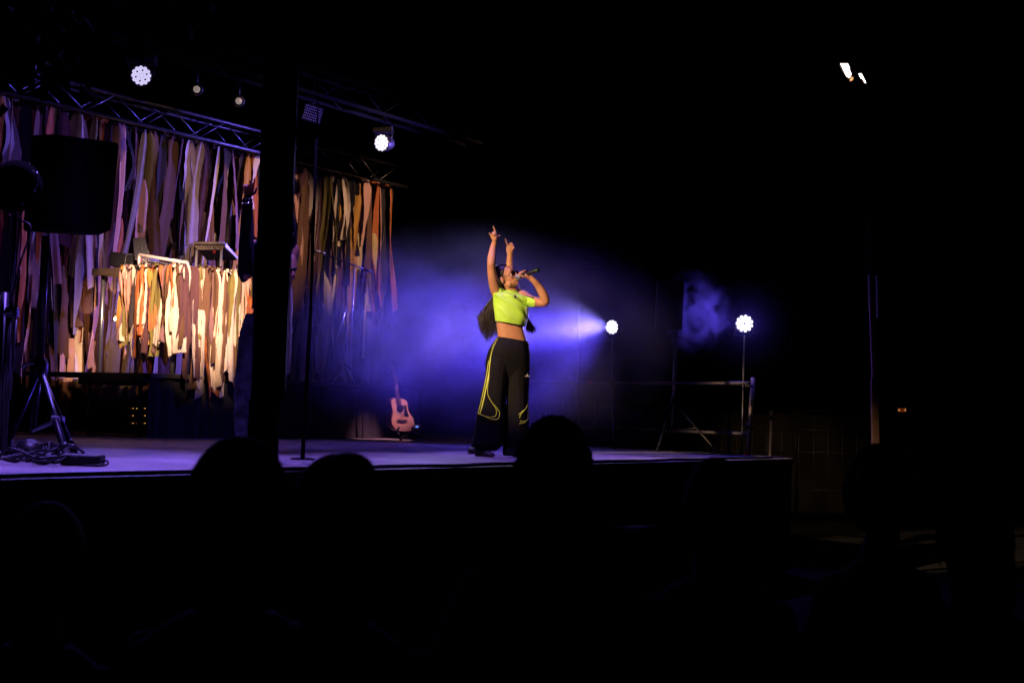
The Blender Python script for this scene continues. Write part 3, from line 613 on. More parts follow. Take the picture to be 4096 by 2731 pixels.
# bottle on the riser
BY = onP(1597, 1545, 6.2); bq = V((BY.x, BY.y, RZ))
wb = thing('water_bottle', 'clear plastic water bottle with white cap standing on the riser behind the guitar neck', 'bottle', bq)
k_ = (P(1597, 1473, BY.y).z-RZ)/.30
prof = [(0, .022), (.008, .031), (.05, .032), (.055, .029), (.06, .033), (.115, .033), (.12, .029), (.13, .033), (.16, .035), (.20, .034), (.24, .022), (.262, .013), (.27, .013)]
m_ = MB(); m_.disc_lathe(bq, UP, [(a_*k_, b_) for a_, b_ in prof], 20)
GLT = mat('bottle_clear', (.8, .8, .95), .08, trans=.75, spec=.9); m_.build('bottle_body', GLT, wb)
MB().disc_lathe(bq+UP*.27*k_, UP, [(0, .016), (.028, .016), (.03, .013)], 16).build('cap', WHITE, wb)
MB().disc_lathe(bq+UP*.062*k_, UP, [(0, .0345), (.05*k_, .0345)], 20, cap=False).build('paper_label', mat('bottle_label', (.65, .60, .55), .6, col2=(.25, .35, .4), scale=30), wb)
# ================================================================== MIC STANDS ON THE RISER
MSY = onP(1400, 1530, 6.6).y
ms = thing('microphone_stand', 'boom microphone stand on the riser in front of the rags', 'microphone stand', P(1397, 1512, MSY))
STD = mat('stand_satin', (.6, .6, .65), .35, .6)
MB().tube(P(1417, 1075, MSY), P(1397, 1512, MSY), .012).build('pole', STD, ms)
MB().tube(P(1283, 1010, MSY-.1), P(1480, 1086, MSY+.1), .011).build('boom', BLK, ms)
MB().path([P(1280, 1008, MSY-.1), P(1265, 1004, MSY-.12)], .02, round_=True, n=10).tube(P(1300, 1014, MSY-.1), P(1283, 1010, MSY-.1), .02).build('microphone', DSTEEL, ms)
MB().tube(P(1455, 1076, MSY+.08), P(1484, 1088, MSY+.1), .019).build('counterweight', BLK, ms)
for u, v in ((1325, 1514), (1420, 1518), (1380, 1500)): MB().tube(P(1397, 1470, MSY), onZ(u, v, RZ+.01) if False else V((P(u, v, MSY).x, MSY+(0.2 if u == 1380 else -.05), RZ+.012)), .010).build('leg', STD, ms)
ks = thing('instrument_stand', 'folding stand on the riser with a bright metal arm, left of the boom stand', 'stand', P(1370, 1512, MSY-.3))
YY = MSY-.25
MB().path([P(1383, 1228, YY), P(1356, 1335, YY), P(1352, 1345, YY)], [.014, .013, .008]).build('upper_arm', ALU, ks)
MB().tube(P(1352, 1343, YY), P(1343, 1368, YY), .011).build('lower_arm', mat('pinkish_paint', (.4, .2, .16), .5), ks)
MB().tube(P(1397, 1290, YY+.1), P(1360, 1445, YY+.1), .006).build('back_rod', STD, ks)
MB().ell(P(1370, 1445, YY), .035, .03, .025).build('hub', mat('hub_wood', (.45, .28, .18), .5), ks)
for u, v in ((1325, 1514), (1470, 1530), (1405, 1525)): MB().tube(P(1368, 1445, YY), V((P(u, v, YY).x, YY-.05, RZ+.014)), .013).build('leg', BLK, ks)
MB().path(cpath([P(1415, 1230, YY), P(1424, 1250, YY), P(1420, 1280, YY), P(1408, 1320, YY), P(1402, 1400, YY)], 16), .004).build('cord', mat('pale_cord2', (.4, .4, .42), .4), ks)
for i, (u, v, du, lb) in enumerate(((1258, 1510, 11, 'small white set list card standing on the riser edge'), (1290, 1516, 6, 'tiny pale card lying right of the larger card on the riser'))):
    q = V((P(u, v, MSY-.6).x, MSY-.6, RZ+.02)); tag(MB().box(q, .07 if i == 0 else .035, .04, .025).build('card', WHITE), lb, 'card')
# ================================================================== FRONT POLE, PILLAR
pl = thing('cable_pole', 'thin black pole with a cable rising from its top, standing on the stage front', 'pole', onZ(1212, 1835, STZ))
PD = 9.9
MB().tube(P(1266, 560, PD), P(1243, 1230, PD), .010, n=10).tube(P(1243, 1228, PD), P(1210, 1836, PD), .0145, n=10).build('pole_tube', mat('pole_black', (.002, .002, .002), .9, spec=.05), pl)
MB().path(cpath([P(1288, -40, PD), P(1281, 130, PD), P(1275, 350, PD), P(1266, 560, PD)], 20), .004).build('cord', RUB, pl)
MB().disc_lathe(onZ(1210, 1838, STZ), UP, [(0, .09), (.012, .09), (.02, .02), (.05, .018)], 20).build('base_plate', BLK, pl)
PLD = 7.0
pil = thing('black_pillar', 'broad black clad pillar in front of the stage hiding the middle of the rags', 'pillar', V((P(1110, 1900, PLD).x, PLD, 0)))
a0 = P(1047, 600, PLD); b0 = P(1185, 600, PLD); wd = (b0-a0).length*1.0
ctop = lerp(a0, b0, .5); cx = ctop.x
def prism(name, xl0, xr0, z0, xl1, xr1, z1, dp, m, par):
    MB().rings([[V((xl0, PLD, z0)), V((xr0, PLD, z0)), V((xr0, PLD+dp, z0)), V((xl0, PLD+dp, z0))], [V((xl1, PLD, z1)), V((xr1, PLD, z1)), V((xr1, PLD+dp, z1)), V((xl1, PLD+dp, z1))]], smooth=False).build(name, m, par)
zl = P(1100, 1600, PLD).z; zt = P(1100, -60, PLD).z
BLK0 = mat('pillar_black', (.0015, .0015, .0015), .9, spec=.1)
prism('upper_cladding', P(1003, 1600, PLD).x, P(1136, 1600, PLD).x, zl, P(1066, -60, PLD).x, P(1206, -60, PLD).x, zt, .05, BLK0, pil)
prism('foot_post', P(990, 1900, PLD).x, P(1103, 1900, PLD).x, 0, P(996, 1600, PLD).x, P(1114, 1600, PLD).x, zl, .05, BLK0, pil)
# ================================================================== RAILING, FENCE, RIGHT MAST
RL_ = lambda u, v, D: P(u, v, D)
rl = thing('scaffold_railing', 'galvanised tube railing along the right and rear edge of the stage', 'railing', onZ(2990, 1820, STZ))
GT = mat('galv_tube', (.10, .09, .085), .5, .7, noise_amt=.35, scale=14)
D0, D1_, D2_ = 15.62, 17.6, 18.9
zr = RL_(2450, 1532, D1_).z
for (ua, Da), (ub, Db) in (((2996, D0), (2448, D1_)), ((2448, D1_), (2080, D2_))):
    for z_ in (zr, P(2450, 1712, D1_).z):
        A_ = P(ua, 1600, Da); B_ = P(ub, 1600, Db); MB().tube(V((A_.x, A_.y, z_)), V((B_.x, B_.y, z_)), .022, n=12).build('rail', GT, rl)
for u, D, vt, vb in ((2448, D1_, 1522, 1790), (2090, D2_, 1520, 1775)):
    MB().tube(V((P(u, 1600, D).x, D, STZ)), V((P(u, 1600, D).x, D, zr+.04)), .024, n=12).disc_lathe(V((P(u, 1600, D).x, D, zr)), UP, [(-.04, .04), (.04, .04)], 12).build('post', GT, rl)
A_ = P(2996, 1600, D0); B_ = P(2448, 1600, D1_); t_ = .235; q = lerp(B_, A_, -.0); q = lerp(V((P(2448, 1600, D1_).x, D1_, zr)), V((P(2080, 1600, D2_).x, D2_, zr)), .21)
MB().path([q, q+V((-.07, .09, 0)).normalized()*.08], .026).build('red_tape', REDP, rl)
m_ = MB(); pp = V((P(3000, 1600, D0).x, D0, STZ)); top = P(3010, 1510, D0).z
m_.tube(V((pp.x-.012, D0, STZ)), V((pp.x+.03, D0, top)), .026, n=14); po = m_.build('end_post', mat('post_galv', (.22, .18, .15), .45, .6, noise_amt=.2, scale=20), rl)
for v_ in (1545, 1714):
    q = P(3002, v_, D0); MB().disc_lathe(q, UP, [(-.012, .036), (.012, .036)], 14).box(q+V((-.04, -.01, .02)), .04, .04, .06).build('coupler', GT, po)
MB().disc_lathe(V((pp.x-.012, D0, STZ+.004)), UP, [(0, .036), (.03, .036)], 12).build('red_cap', REDP, po)
for (u, v0, v1, D, lb) in ((3087, 1643, 1822, 17.2, 'short galvanised post with flat top just right of the railing end'), (2918, 1632, 1720, 18.6, 'short rust-tinted post in front of the dark fence'), (2168, 1604, 1680, 19.3, 'left of two pale short posts seen just past the singer'), (2160, 1606, 1680, 19.3, '')):
    if not lb: continue
    q = P(u, v0, D); tag(MB().tube(V((q.x-.02, D, .02)), q, .024, n=12).build('steel_post', GT), lb, 'post', 'short steel posts')
# mesh fence with dark tarpaulin
FD = 21.0
def tarp_mat():
    m = mat('tarpaulin', (.06, .05, .035), .75, noise_amt=.6, scale=1.6, bump=.4); return m
TM = tarp_mat()
fdir = (P(4200, 1650, 24)-P(2050, 1640, 21)); fdir.z = 0
F0 = P(2050, 1640, 21); F0.z = 0; LEN = fdir.length; fd = fdir.normalized()
nb = 4
for k in range(nb):
    a_ = F0+fd*LEN*k/nb; b_ = F0+fd*(LEN*(k+1)/nb-.05)
    pos = ['leftmost, directly behind the smoky railing', 'second from left, behind the galvanised posts', 'third from left, behind the tall right mast', 'rightmost, fading out right of the mast'][k]
    t = thing('mesh_fence', 'wire fence panel with dark tarpaulin, '+pos, 'fence', a_, 'tarpaulin fence panels'); hgt = 1.78
    for q in (a_, b_): MB().tube(q+UP*.02, q+UP*hgt, .02).build('post', GT, t)
    m_ = MB()
    for i in range(1, 9): q = lerp(a_, b_, i/9)-fd.cross(UP)*-.03; q = lerp(a_, b_, i/9)+V((0, -.04, 0)); m_.tube(q+UP*.1, q+UP*hgt, .0035, n=6)
    for z_ in (.5, 1.1, 1.45, hgt-.02): m_.tube(a_+UP*z_+V((0, -.035, 0)), b_+UP*z_+V((0, -.035, 0)), .003, n=6)
    m_.build('wire_grid', mat('fence_wire', (.3, .28, .24), .4, .8), t)
    rs = []
    for i in range(41):
        q = lerp(a_, b_, i/40); sg = .03*math.sin(i*.32+k)+.012*math.sin(i*1.3)
        rs.append([q+V((0, .03*math.sin(i*.5+z_*3+k)+.015*math.sin(z_*9+i*.2), z_*1.0+(sg if z_ > 1.4 else 0))) for z_ in [.15+.155*j for j in range(11)]])
    m_ = MB(); m_.rings(rs, False, False); m_.build('tarpaulin', TM, t)
# crank mast with two flood lamps (front of house right)
mst = thing('lighting_mast', 'tall dark telescopic mast at the right, brown light on its middle section', 'mast', V((P(3500, 1800, 15).x, 15, 0)))
MD = 15.0
BLK1 = mat('mast_black', (.003, .003, .003), .9, spec=.05)
MT = mat('mast_metal', (.16, .09, .06), .8, .0, noise_amt=.3)
def mp_(u, v): return P(u, v, MD)
for (ua, va, ub, vb, w_, dy, nm) in ((3516, 1100, 3520, 1270, .05, .06, 'upper_section'), (3484, 1100, 3512, 1860, .10, 0, 'middle_section'), (3490, 1512, 3498, 1980, .13, -.08, 'lower_section')):
    a_ = mp_(ua, va)+V((0, dy, 0)); b_ = mp_(ub, vb)+V((0, dy, 0)); c_ = (a_+b_)/2; zz = (a_-b_).normalized()
    MB().box(c_, w_*.6, .06, (a_-b_).length, V((1, 0, 0)), V((0, 1, 0)), zz).build(nm, MT, mst)
a_ = mp_(3482, 1100)+V((.02, .04, 0)); MB().tube(a_, mp_(3440, 255)+V((.02, .04, 0)), .022).build('top_section', BLK1, mst)
MB().tube(mp_(3360, 262), mp_(3500, 330), .018).build('cross_bar', BLK, mst)
MB().tube(mp_(3498, 1980), V((mp_(3500, 1980).x, MD, .02)), .05).build('foot_section', BLK, mst)
for u, v in ((3481, 1110), (3484, 1525), (3497, 1516)): MB().disc_lathe(mp_(u, v)+V((0, -.125, 0)), (0, -1, 0), [(0, .009), (.006, .009)], 12).build('bolt', mat('bolt_brass', (1, .7, .4), .2, 1, emit=(1, .6, .3), es=.0), mst)
WH = mat('flood_led', (1, 1, 1), emit=(1, .80, .70), es=7)
for (pts_, lb) in ((((3363, 251), (3372, 254), (3378, 258), (3390, 253), (3397, 268), (3399, 282), (3403, 291), (3402, 305), (3394, 308), (3386, 300), (3374, 283), (3366, 266)), 'larger of two glowing flood lamps high on the right mast'),
                   (((3436, 298), (3440, 296), (3444, 291), (3449, 297), (3457, 312), (3463, 326), (3464, 333), (3457, 328), (3446, 314), (3440, 307)), 'smaller of two glowing flood lamps high on the right mast')):
    c = V((0, 0, 0)); ps_ = [P(u, v, MD-.1) for u, v in pts_]
    for q in ps_: c += q/len(ps_)
    t = thing('flood_lamp', lb, 'flood lamp', c)
    big = [c+(q-c)*1.22 for q in ps_]; m_ = MB(); m_.rings([[q+V((0, .015, 0)) for q in big], [q+V((.03, .10, .02)) for q in big]], smooth=False); m_.build('housing', BLK, t)
    lens = MB(); ax_ = (ps_[len(ps_)//2+1]-ps_[0]).normalized(); an0 = math.atan2(ax_.z, ax_.x)
    # rows of elongated LED lenses filling the outline
    us = [p[0] for p in pts_]; vs_ = [p[1] for p in pts_]
    def inside(x, y):
        r_ = False; j = len(pts_)-1
        for i in range(len(pts_)):
            xi, yi = pts_[i]; xj, yj = pts_[j]
            if (yi > y) != (yj > y) and x < (xj-xi)*(y-yi)/(yj-yi)+xi: r_ = not r_
            j = i
        return r_
    y_ = min(vs_)+2; row = 0
    while y_ < max(vs_):
        x_ = min(us)+(row % 2)*3
        while x_ < max(us):
            if inside(x_, y_): lens.ell(P(x_, y_, MD-.1), .0075, .006, .013, V((1, 0, 0)), V((0, 1, 0)), V((-.35, 0, 1)).normalized(), n=6)
            x_ += 6
        y_ += 6; row += 1
    lens.build('led_lenses', WH, t)
q = P(3405, 318, MD-.05); MB().box(q, .03, .04, .05, V((1, 0, -.5)).normalized(), V((0, 1, 0)), V((.5, 0, 1)).normalized()).build('lamp_bracket', mat('bracket_orange', (.10, .05, .025), .7), mst)
# lit cabinet beyond the fence, old street lamp
lc_ = thing('kiosk_box', 'small box with an orange-lit top beyond the fence at the right', 'cabinet', P(3608, 1665, 28))
KD = 28
MB().box(P(3607, 1643, KD)+V((0, .06, -.06)), .155, .1, .24).build('casing', mat('cabinet_dark', (.05, .045, .045), .6), lc_)
for u in (3596, 3621): MB().box(P(u, 1639, KD-.01), .028, .02, .05).build('lit_corner', mat('amber_glow', (1, .5, .2), emit=(1, .38, .14), es=.42), lc_)
MB().box(P(3609, 1640, KD), .10, .012, .07).build('orange_panel', mat('orange_panel', (.5, .12, .03), emit=(1, .15, .03), es=.07), lc_)
sl = thing('street_lamp', 'old unlit street lamp with a domed hood barely visible behind the smoke', 'street lamp', V((P(2322, 1600, 24).x, 24, 0)))
q = P(2322, 1062, 24)
MB().disc_lathe(q+UP*.0, UP, [(-.02, .245), (0, .25), (.05, .18), (.085, .08), (.11, .02)], 28).build('hood', mat('lamp_iron', (.12, .10, .09), .5, noise_amt=.3), sl)
m_ = MB()
for an in (0, 1.57, 3.14, 4.71): m_.tube(q+V((.22*math.cos(an), .22*math.sin(an), -.02)), q+V((0, 0, -.42)), .012, n=6)
m_.build('lantern_frame', mat('lamp_iron', (.12, .10, .09), .5), sl)
MB().tube(V((q.x-.03, 24, 0)), q-UP*.4, .04, .028, n=12).build('post', mat('lamp_iron', (.12, .10, .09), .5), sl)
# ================================================================== PEOPLE
def remesh(o, vox, it=6, fac=.5):
    m = o.modifiers.new('remesh', 'REMESH'); m.mode = 'VOXEL'; m.voxel_size = vox; m.use_smooth_shade = True
    if it: q = o.modifiers.new('smooth', 'SMOOTH'); q.factor = fac; q.iterations = it
    return o
def solid(o, t=.003):
    m = o.modifiers.new('solid', 'SOLIDIFY'); m.thickness = t; m.offset = -1; return o
def loft(mb, rows, ratio, nr, n=40, fold=None, cap=False, mi=0, dmin=.03, closed=True):
    """rows: (left point, right point) pairs as world points at the figure's mid depth, resampled; depth radius = ratio*half width"""
    data = [tuple(a)+tuple(b)+((r,) if isinstance(ratio, (list, tuple)) else (ratio,)) for (a, b), r in zip(rows, ratio if isinstance(ratio, (list, tuple)) else [ratio]*len(rows))]
    rs = []; dd = catmull(data, nr); Yd = V((0, 1, 0))
    for i, q in enumerate(dd):
        a, b = V(q[:3]), V(q[3:6]); c = (a+b)/2; x = (b-a)/2; R = x.length; dp = max(R*q[6], dmin); r = []
        for j in range(n):
            th = 6.2832*j/n; k = 1+(fold(i/(nr-1), th) if fold else 0)
            ca, sa = math.cos(th), math.sin(th); ca = math.copysign(abs(ca)**.9, ca); sa = math.copysign(abs(sa)**.9, sa)
            r.append(c+x*ca*k+Yd*(-dp*sa*k))
        rs.append(r)
    mb.rings(rs, True, cap, mi); return rs
def add_head(mb, C, F, U, k=1.0, neck=None):
    F = V(F).normalized(); U = V(U); U = (U-F*U.dot(F)).normalized(); R = F.cross(U)
    L = lambda x, y, z: C+(R*x+F*y+U*z)*k
    E = lambda x, y, z, a, b, c, n=14: mb.ell(L(x, y, z), a*k, b*k, c*k, R, F, U, n=n)
    E(0, -.012, .045, .074, .094, .082); E(0, .035, .0, .062, .060, .085); E(0, .05, -.05, .048, .045, .045); E(0, .075, -.075, .024, .022, .02)
    E(0, .074, .045, .05, .02, .03); E(0, .083, -.045, .026, .018, .016)
    for s_ in (-1, 1): E(s_*.033, .068, -.005, .022, .018, .022); E(s_*.045, .02, -.055, .018, .035, .03); E(s_*.075, -.01, .0, .010, .018, .031, 10); E(s_*.078, -.016, .012, .012, .012, .016, 8)
    mb.path([L(0, .088, .03), L(0, .104, .0), L(0, .106, -.012)], [.008*k, .011*k, .013*k], 8, round_=True)
    for s_ in (-1, 1): E(s_*.012, .094, -.016, .009, .010, .008, 7)
    mb.path([L(-.022, .092, -.040), L(0, .102, -.037), L(.022, .092, -.040)], [.004*k, .0075*k, .004*k], 6, round_=True)
    mb.path([L(-.018, .092, -.054), L(0, .101, -.055), L(.018, .092, -.054)], [.004*k, .008*k, .004*k], 6, round_=True)
    if neck is not None: mb.path([L(0, -.03, -.02), L(0, -.02, -.075), neck], [.052*k, .049*k, .058*k], 14, round_=True)
    return L, F, U, R
def limb(mb, pts, rad, n=14, seg=12):
    q = catmull([tuple(V(p))+(r,) for p, r in zip(pts, rad)], seg); mb.path([V(a[:3]) for a in q], [a[3] for a in q], n, round_=True)
def hand(mb, wrist, kn, palm_n, curls, thumb, k=1.0):
    """wrist and knuckle-centre points; palm_n = direction the palm faces; curls per finger 0 straight .. 1 closed"""
    d = (kn-wrist).normalized(); L = (kn-wrist).length; pn = V(palm_n); pn = (pn-d*pn.dot(d)).normalized(); x = d.cross(pn)
    mb.rings([[wrist+d*(L*t)+x*(w_*k*math.cos(a))+pn*(h_*k*math.sin(a)) for a in [6.2832*j/12 for j in range(12)]] for t, w_, h_ in ((-.25, .020, .016), (0, .023, .016), (.35, .034, .015), (.75, .040, .014), (1.0, .040, .011), (1.06, .032, .007))])
    ln = (.072, .080, .074, .058)
    for i, c in enumerate(curls):
        p = kn+x*((1.5-i)*.0205*k)-d*.006*k; dr = (d+x*(1.5-i)*.06).normalized(); pts = [p-d*.02*k, p]; an = 0; seg = ln[i]*k/3
        for j, f_ in enumerate((1.25, 1.0, .8)):
            an += c*f_*math.radians(80); pts.append(pts[-1]+(dr*math.cos(an)+pn*math.sin(an))*seg*(1.1, 1, .85)[j])
        mb.path(pts, [.0095*k, .0092*k, .0085*k, .0078*k, .006*k], 8, round_=True)
    tp = [wrist+d*L*.2+x*.02*k]+[wrist+d*(L*a)+x*(b*k)+pn*(c*k) for a, b, c in thumb]
    mb.path(tp, [.013*k]+[.0105*k, .0095*k, .0075*k][:len(thumb)], 8, round_=True)
SKIN = mat('skin', (.52, .25, .14), .5, noise_amt=.08, scale=30, spec=.35)
SKIN.node_tree.nodes['Principled BSDF'].inputs['Subsurface Weight'].default_value = .05
HAIR = mat('dark_brown_hair', (.022, .010, .007), .45, noise_amt=.5, scale=60)
GDp = 12.45
def g1(x, y, d=0): return P(1850+x/2.85, 850+y/2.85, GDp+d)
def g2(x, y, d=0): return P(1850+x/2.85, 1300+y/2.85, GDp+d)
# ---- the singer
singer = thing('person', 'singer in neon yellow crop tee and black wide trousers, arm raised, singing into a microphone', 'person', onZ(1945, 1825, STZ))
b = MB()
HC = g1(506, 755, .02); HF = V((.78, -.52, .37)); HU = V((-.35, 0, .93))
HL, F_, U_, R_ = add_head(b, HC, HF, HU, .98, g1(562, 905, .04))
loft(b, [(g1(440, 888, .03), g1(684, 945, .03)), (g1(372, 935), g1(728, 1010)), (g1(374, 1040), g1(728, 1110)), (g1(385, 1160), g1(716, 1210)), (g1(387, 1260), g1(694, 1300)), (g1(394, 1330), g1(702, 1365)), (g1(402, 1410), g1(730, 1460)), (g1(400, 1500), g1(720, 1530)), (g1(410, 1600), g1(710, 1610))], [.42, .42, .48, .50, .50, .52, .50, .46, .4], 26, 28, cap=True)
# raised arm (image left)
limb(b, [g1(405, 925, .02), g1(372, 850, -.02), g1(345, 745, -.06), g1(330, 640, -.08), g1(329, 585, -.09)], [.058, .050, .043, .038, .037])
limb(b, [g1(329, 592, -.09), g1(333, 520, -.08), g1(345, 430, -.05), g1(362, 350, -.03), g1(368, 315, -.02)], [.037, .038, .032, .024, .022])
hand(b, g1(369, 312, -.02), g1(362, 258, -.05), (-.2, -1, .1), (0, 0, 0, 0), [(.6, .05, .01)], .01)
W0 = g1(368, 314, -.02); K0 = g1(366, 262, -.03)
b.rings([[lerp(W0, K0, t)+V((w_*math.cos(a), h_*math.sin(a), 0)) for a in [6.2832*j/14 for j in range(14)]] for t, w_, h_ in ((-.2, .022, .017), (0, .024, .017), (.4, .033, .017), (.8, .039, .016), (1.1, .037, .014), (1.25, .025, .008))])
def fing(pts, r=.0092): b.path([g1(*p) for p in pts], [r*1.05]+[r]*(len(pts)-2)+[r*.78], 8, round_=True)
fing([(385, 262, -.03), (378, 232, -.03), (366, 198, -.035), (352, 160, -.05)])                       # index, pointing up
fing([(368, 258, -.03), (358, 232, -.045), (362, 226, -.07), (376, 248, -.08), (372, 268, -.07)])      # middle, folded
fing([(350, 262, -.03), (342, 238, -.045), (345, 228, -.07), (358, 250, -.085), (358, 270, -.07)])     # ring, folded
fing([(332, 272, -.03), (320, 255, -.035), (311, 243, -.04), (304, 236, -.045)], .0085)                # little finger, out
fing([(385, 295, -.03), (398, 280, -.04), (408, 268, -.045), (424, 264, -.05)], .0105)                 # thumb, out to the side
# microphone arm (image right)
limb(b, [g1(690, 955, .03), g1(760, 1000, .0), g1(850, 1022, -.06), g1(930, 1030, -.10), g1(952, 1012, -.12)], [.056, .050, .043, .038, .036])
limb(b, [g1(950, 1015, -.12), g1(928, 950, -.12), g1(880, 860, -.12), g1(820, 785, -.13), g1(775, 745, -.13)], [.037, .040, .035, .027, .024])
W1 = g1(772, 745, -.13); K1_ = g1(722, 722, -.14)
b.rings([[lerp(W1, K1_, t)+U*w_*math.cos(a)+V((0, 1, 0))*h_*math.sin(a) for a in [6.2832*j/14 for j in range(14)]] for U in [V((-.35, 0, .93))] for t, w_, h_ in ((-.25, .022, .02), (0, .026, .021), (.4, .030, .024), (.9, .028, .026), (1.15, .018, .02))])
fing([(735, 735, -.14), (700, 735, -.165), (668, 720, -.17), (640, 704, -.165)], .0098)                # thumb along the handle
for i, (x0, y0_) in enumerate(((652, 690), (672, 680), (694, 672), (716, 664))):                         # fingers wrapped over the handle
    d_ = -.09; fing([(742-i*2, 712-i*2, -.11), (x0+22, y0_+6, -.075), (x0+8, y0_-4, -.085), (x0-2, y0_, -.12), (x0-6, y0_+12, -.145)] if i < 3 else [(748, 708, -.11), (735, 676, -.08), (726, 662, -.09), (712, 664, -.13)], .0092)
# legs and feet inside the trousers
limb(b, [g2(450, 330, 0), g2(390, 640, -.02), g2(330, 900, -.02), g2(290, 1150, .03), g2(262, 1370, .03)], [.055, .052, .045, .04, .034])
limb(b, [g2(660, 340, .03), g2(660, 640, .02), g2(670, 900, .02), g2(660, 1150, .05), g2(640, 1400, .05)], [.055, .05, .04, .036, .032])
limb(b, [g2(240, 1430, .02), g2(250, 1470, -.04), g2(275, 1480, -.09)], [.030, .028, .018]); limb(b, [g2(620, 1420, .05), g2(640, 1470, -.01), g2(655, 1480, -.05)], [.030, .028, .018])
remesh(b.build('body', SKIN, singer), .0038, 3)
ey = MB()
for s_ in (-1, 1): ey.ell(HL(s_*.031, .079, .016), .012, .010, .009, R_, F_, U_, n=8)
ey.build('eyes', mat('eye_white', (.7, .68, .65), .2), singer)
gl = MB(); fr_ = MB()
for s_ in (-1, 1):
    c = HL(s_*.034, .103, .014); ring = [c+R_*.027*math.cos(a)+U_*.019*math.sin(a)-F_*abs(math.cos(a))*.006*(1 if math.cos(a)*s_ > 0 else 0) for a in [6.2832*j/20 for j in range(20)]]
    fr_.path(ring+[ring[0]], .0028, 6, cap=False); gl.add(ring, [list(range(20))])
    fr_.path([HL(s_*.061, .098, .018), HL(s_*.078, .05, .018), HL(s_*.081, -.0, .014), HL(s_*.078, -.02, .0)], .0026, 6)
fr_.tube(HL(-.009, .108, .016), HL(.009, .108, .016), .0025, n=6)
gf = fr_.build('glasses', mat('glasses_brown', (.03, .012, .01), .2), singer); gl.build('lenses', mat('lens_brown', (.10, .035, .02), .06, spec=1), gf)
m_ = MB(); m_.path([HL(.082, -.012, .028), HL(.088, -.02, .015), HL(.086, -.018, .0)], .003, 6, round_=True); m_.ell(HL(.086, -.012, -.034), .004, .004, .004, n=6); m_.build('earring', CHROME, singer)
MB().path(cpath([HL(-.02, .096, -.048), HL(0, .107, -.047), HL(.02, .096, -.048)], 7), .0028, 6, round_=True).build('open_mouth', mat('mouth_dark', (.12, .02, .02), .5), singer)
# hair: scalp cap plus long locks swinging behind the back
random.seed(3)
hb = MB(); hb.ell(HL(0, -.032, .058), .084, .096, .088, R_, F_, U_, n=18)
hb.ell(HL(0, -.07, -.01), .07, .06, .08, R_, F_, U_, n=14); hb.ell(HL(.035, -.06, -.06), .035, .04, .05, R_, F_, U_, n=12)
for i in range(60):
    x = random.uniform(-.085, .085); z = random.uniform(-.05, .125)
    hb.path(cpath([HL(x*.5, .05-abs(x)*.3, .125-abs(x)*.5), HL(x, -.03, .11-abs(x)*.4), HL(x*.9, -.10, .04), HL(x*.6, -.11, -.06)], 8), [.003]*8, 5)
ends = [(190, 1265), (200, 1330), (213, 1372), (232, 1430), (262, 1476), (292, 1474), (325, 1442), (345, 1395), (388, 1412)]
for i in range(260):
    e = random.choice(ends); ex = e[0]+random.uniform(-16, 22); eyy = e[1]+random.uniform(-110, 8); dd = random.uniform(.10, .24)
    w_ = random.uniform(-1, 1); tx = lerp(340, ex, .25)+random.uniform(-10, 30)
    pts = [g1(430+w_*14, 790+w_*10, .12), g1(425+w_*20, 900, dd*.9+.03), g1(max(tx, 300)+30, 985, dd), g1(lerp(tx, ex, .55)+random.uniform(-12, 40), 1120, dd), g1(ex+random.uniform(-12, 22), lerp(1180, eyy, .55), dd), g1(ex, eyy, dd)]
    q = cpath(pts, 22); ph = random.random()*6; q = [p+V((.006*math.sin(k*.8+ph), 0, 0)) for k, p in enumerate(q)]
    hb.path(q, [random.uniform(.0035, .006)*(1-.75*(k/21)**2) for k in range(22)], 5)
hb.build('hair', HAIR, singer)
# tee
NEON = mat('neon_tee', (.48, .86, .08), .55, noise_amt=.06, scale=12, bump=.08, spec=.3)
def tfold(t, th):
    f = .03*math.sin(th*7+t*9)*math.sin(t*3.1)+.03*math.sin(th*3+t*14)*math.exp(-((t-.45)/.25)**2)
    fr_ = max(0, math.sin(th))                                     # front
    u = math.cos(th)
    for k, (o_, a_) in enumerate(((.06, .12), (.20, .13), (.36, .10), (.56, .06))):   # swags from the collar down to the right
        pos = o_+.30*(u+1)**1.3*.6+.05*k; f += a_*fr_*math.exp(-((t-pos)/.035)**2)
    return f+.03*fr_*math.sin(u*9+t*3)*(t**2)*.5
t_ = MB()
rs = loft(t_, [(g1(500, 868, .04), g1(636, 905, .04)), (g1(485, 880, .03), g1(650, 918, .03)), (g1(418, 886, .02), g1(700, 942, .02)), (g1(352, 918), g1(742, 990)), (g1(350, 975), g1(748, 1062)), (g1(356, 1060), g1(750, 1130)), (g1(362, 1160), g1(744, 1220)), (g1(372, 1238), g1(716, 1300))], [.95, .8, .5, .52, .58, .64, .68, .70], 60, 72, tfold)
def sfold(a_):
    return lambda t, th: a_*math.sin(th*6+t*5)*(1-t*.4)+.03*math.sin(t*22+th*2)*(1-t)
loft(t_, [(g1(356, 960, 0), g1(480, 880, 0)), (g1(338, 930, 0), g1(455, 850, 0)), (g1(318, 885, -.01), g1(430, 800, -.02)), (g1(300, 832, -.02), g1(406, 752, -.03))], [.75, .8, .85, .9], 24, 40, sfold(.07), dmin=.05)
loft(t_, [(g1(690, 1055, 0), g1(650, 930, 0)), (g1(742, 1072, -.01), g1(722, 940, 0)), (g1(785, 1078, -.03), g1(775, 958, -.03)), (g1(822, 1080, -.05), g1(826, 976, -.05))], [.8, .8, .85, .85], 24, 40, sfold(.06), dmin=.05)
tee = t_.build('crop_tee', NEON, singer); solid(tee, .004)
bpy.context.view_layer.update()
bv = BVHTree.FromPolygons([tuple(q) for q in t_.v], t_.f)
def hit(bvh, u, v, off=.004):
    d = ray(u, v).normalized(); h = bvh.ray_cast(CAMP, d)
    return h[0]-d*off if h[0] else None
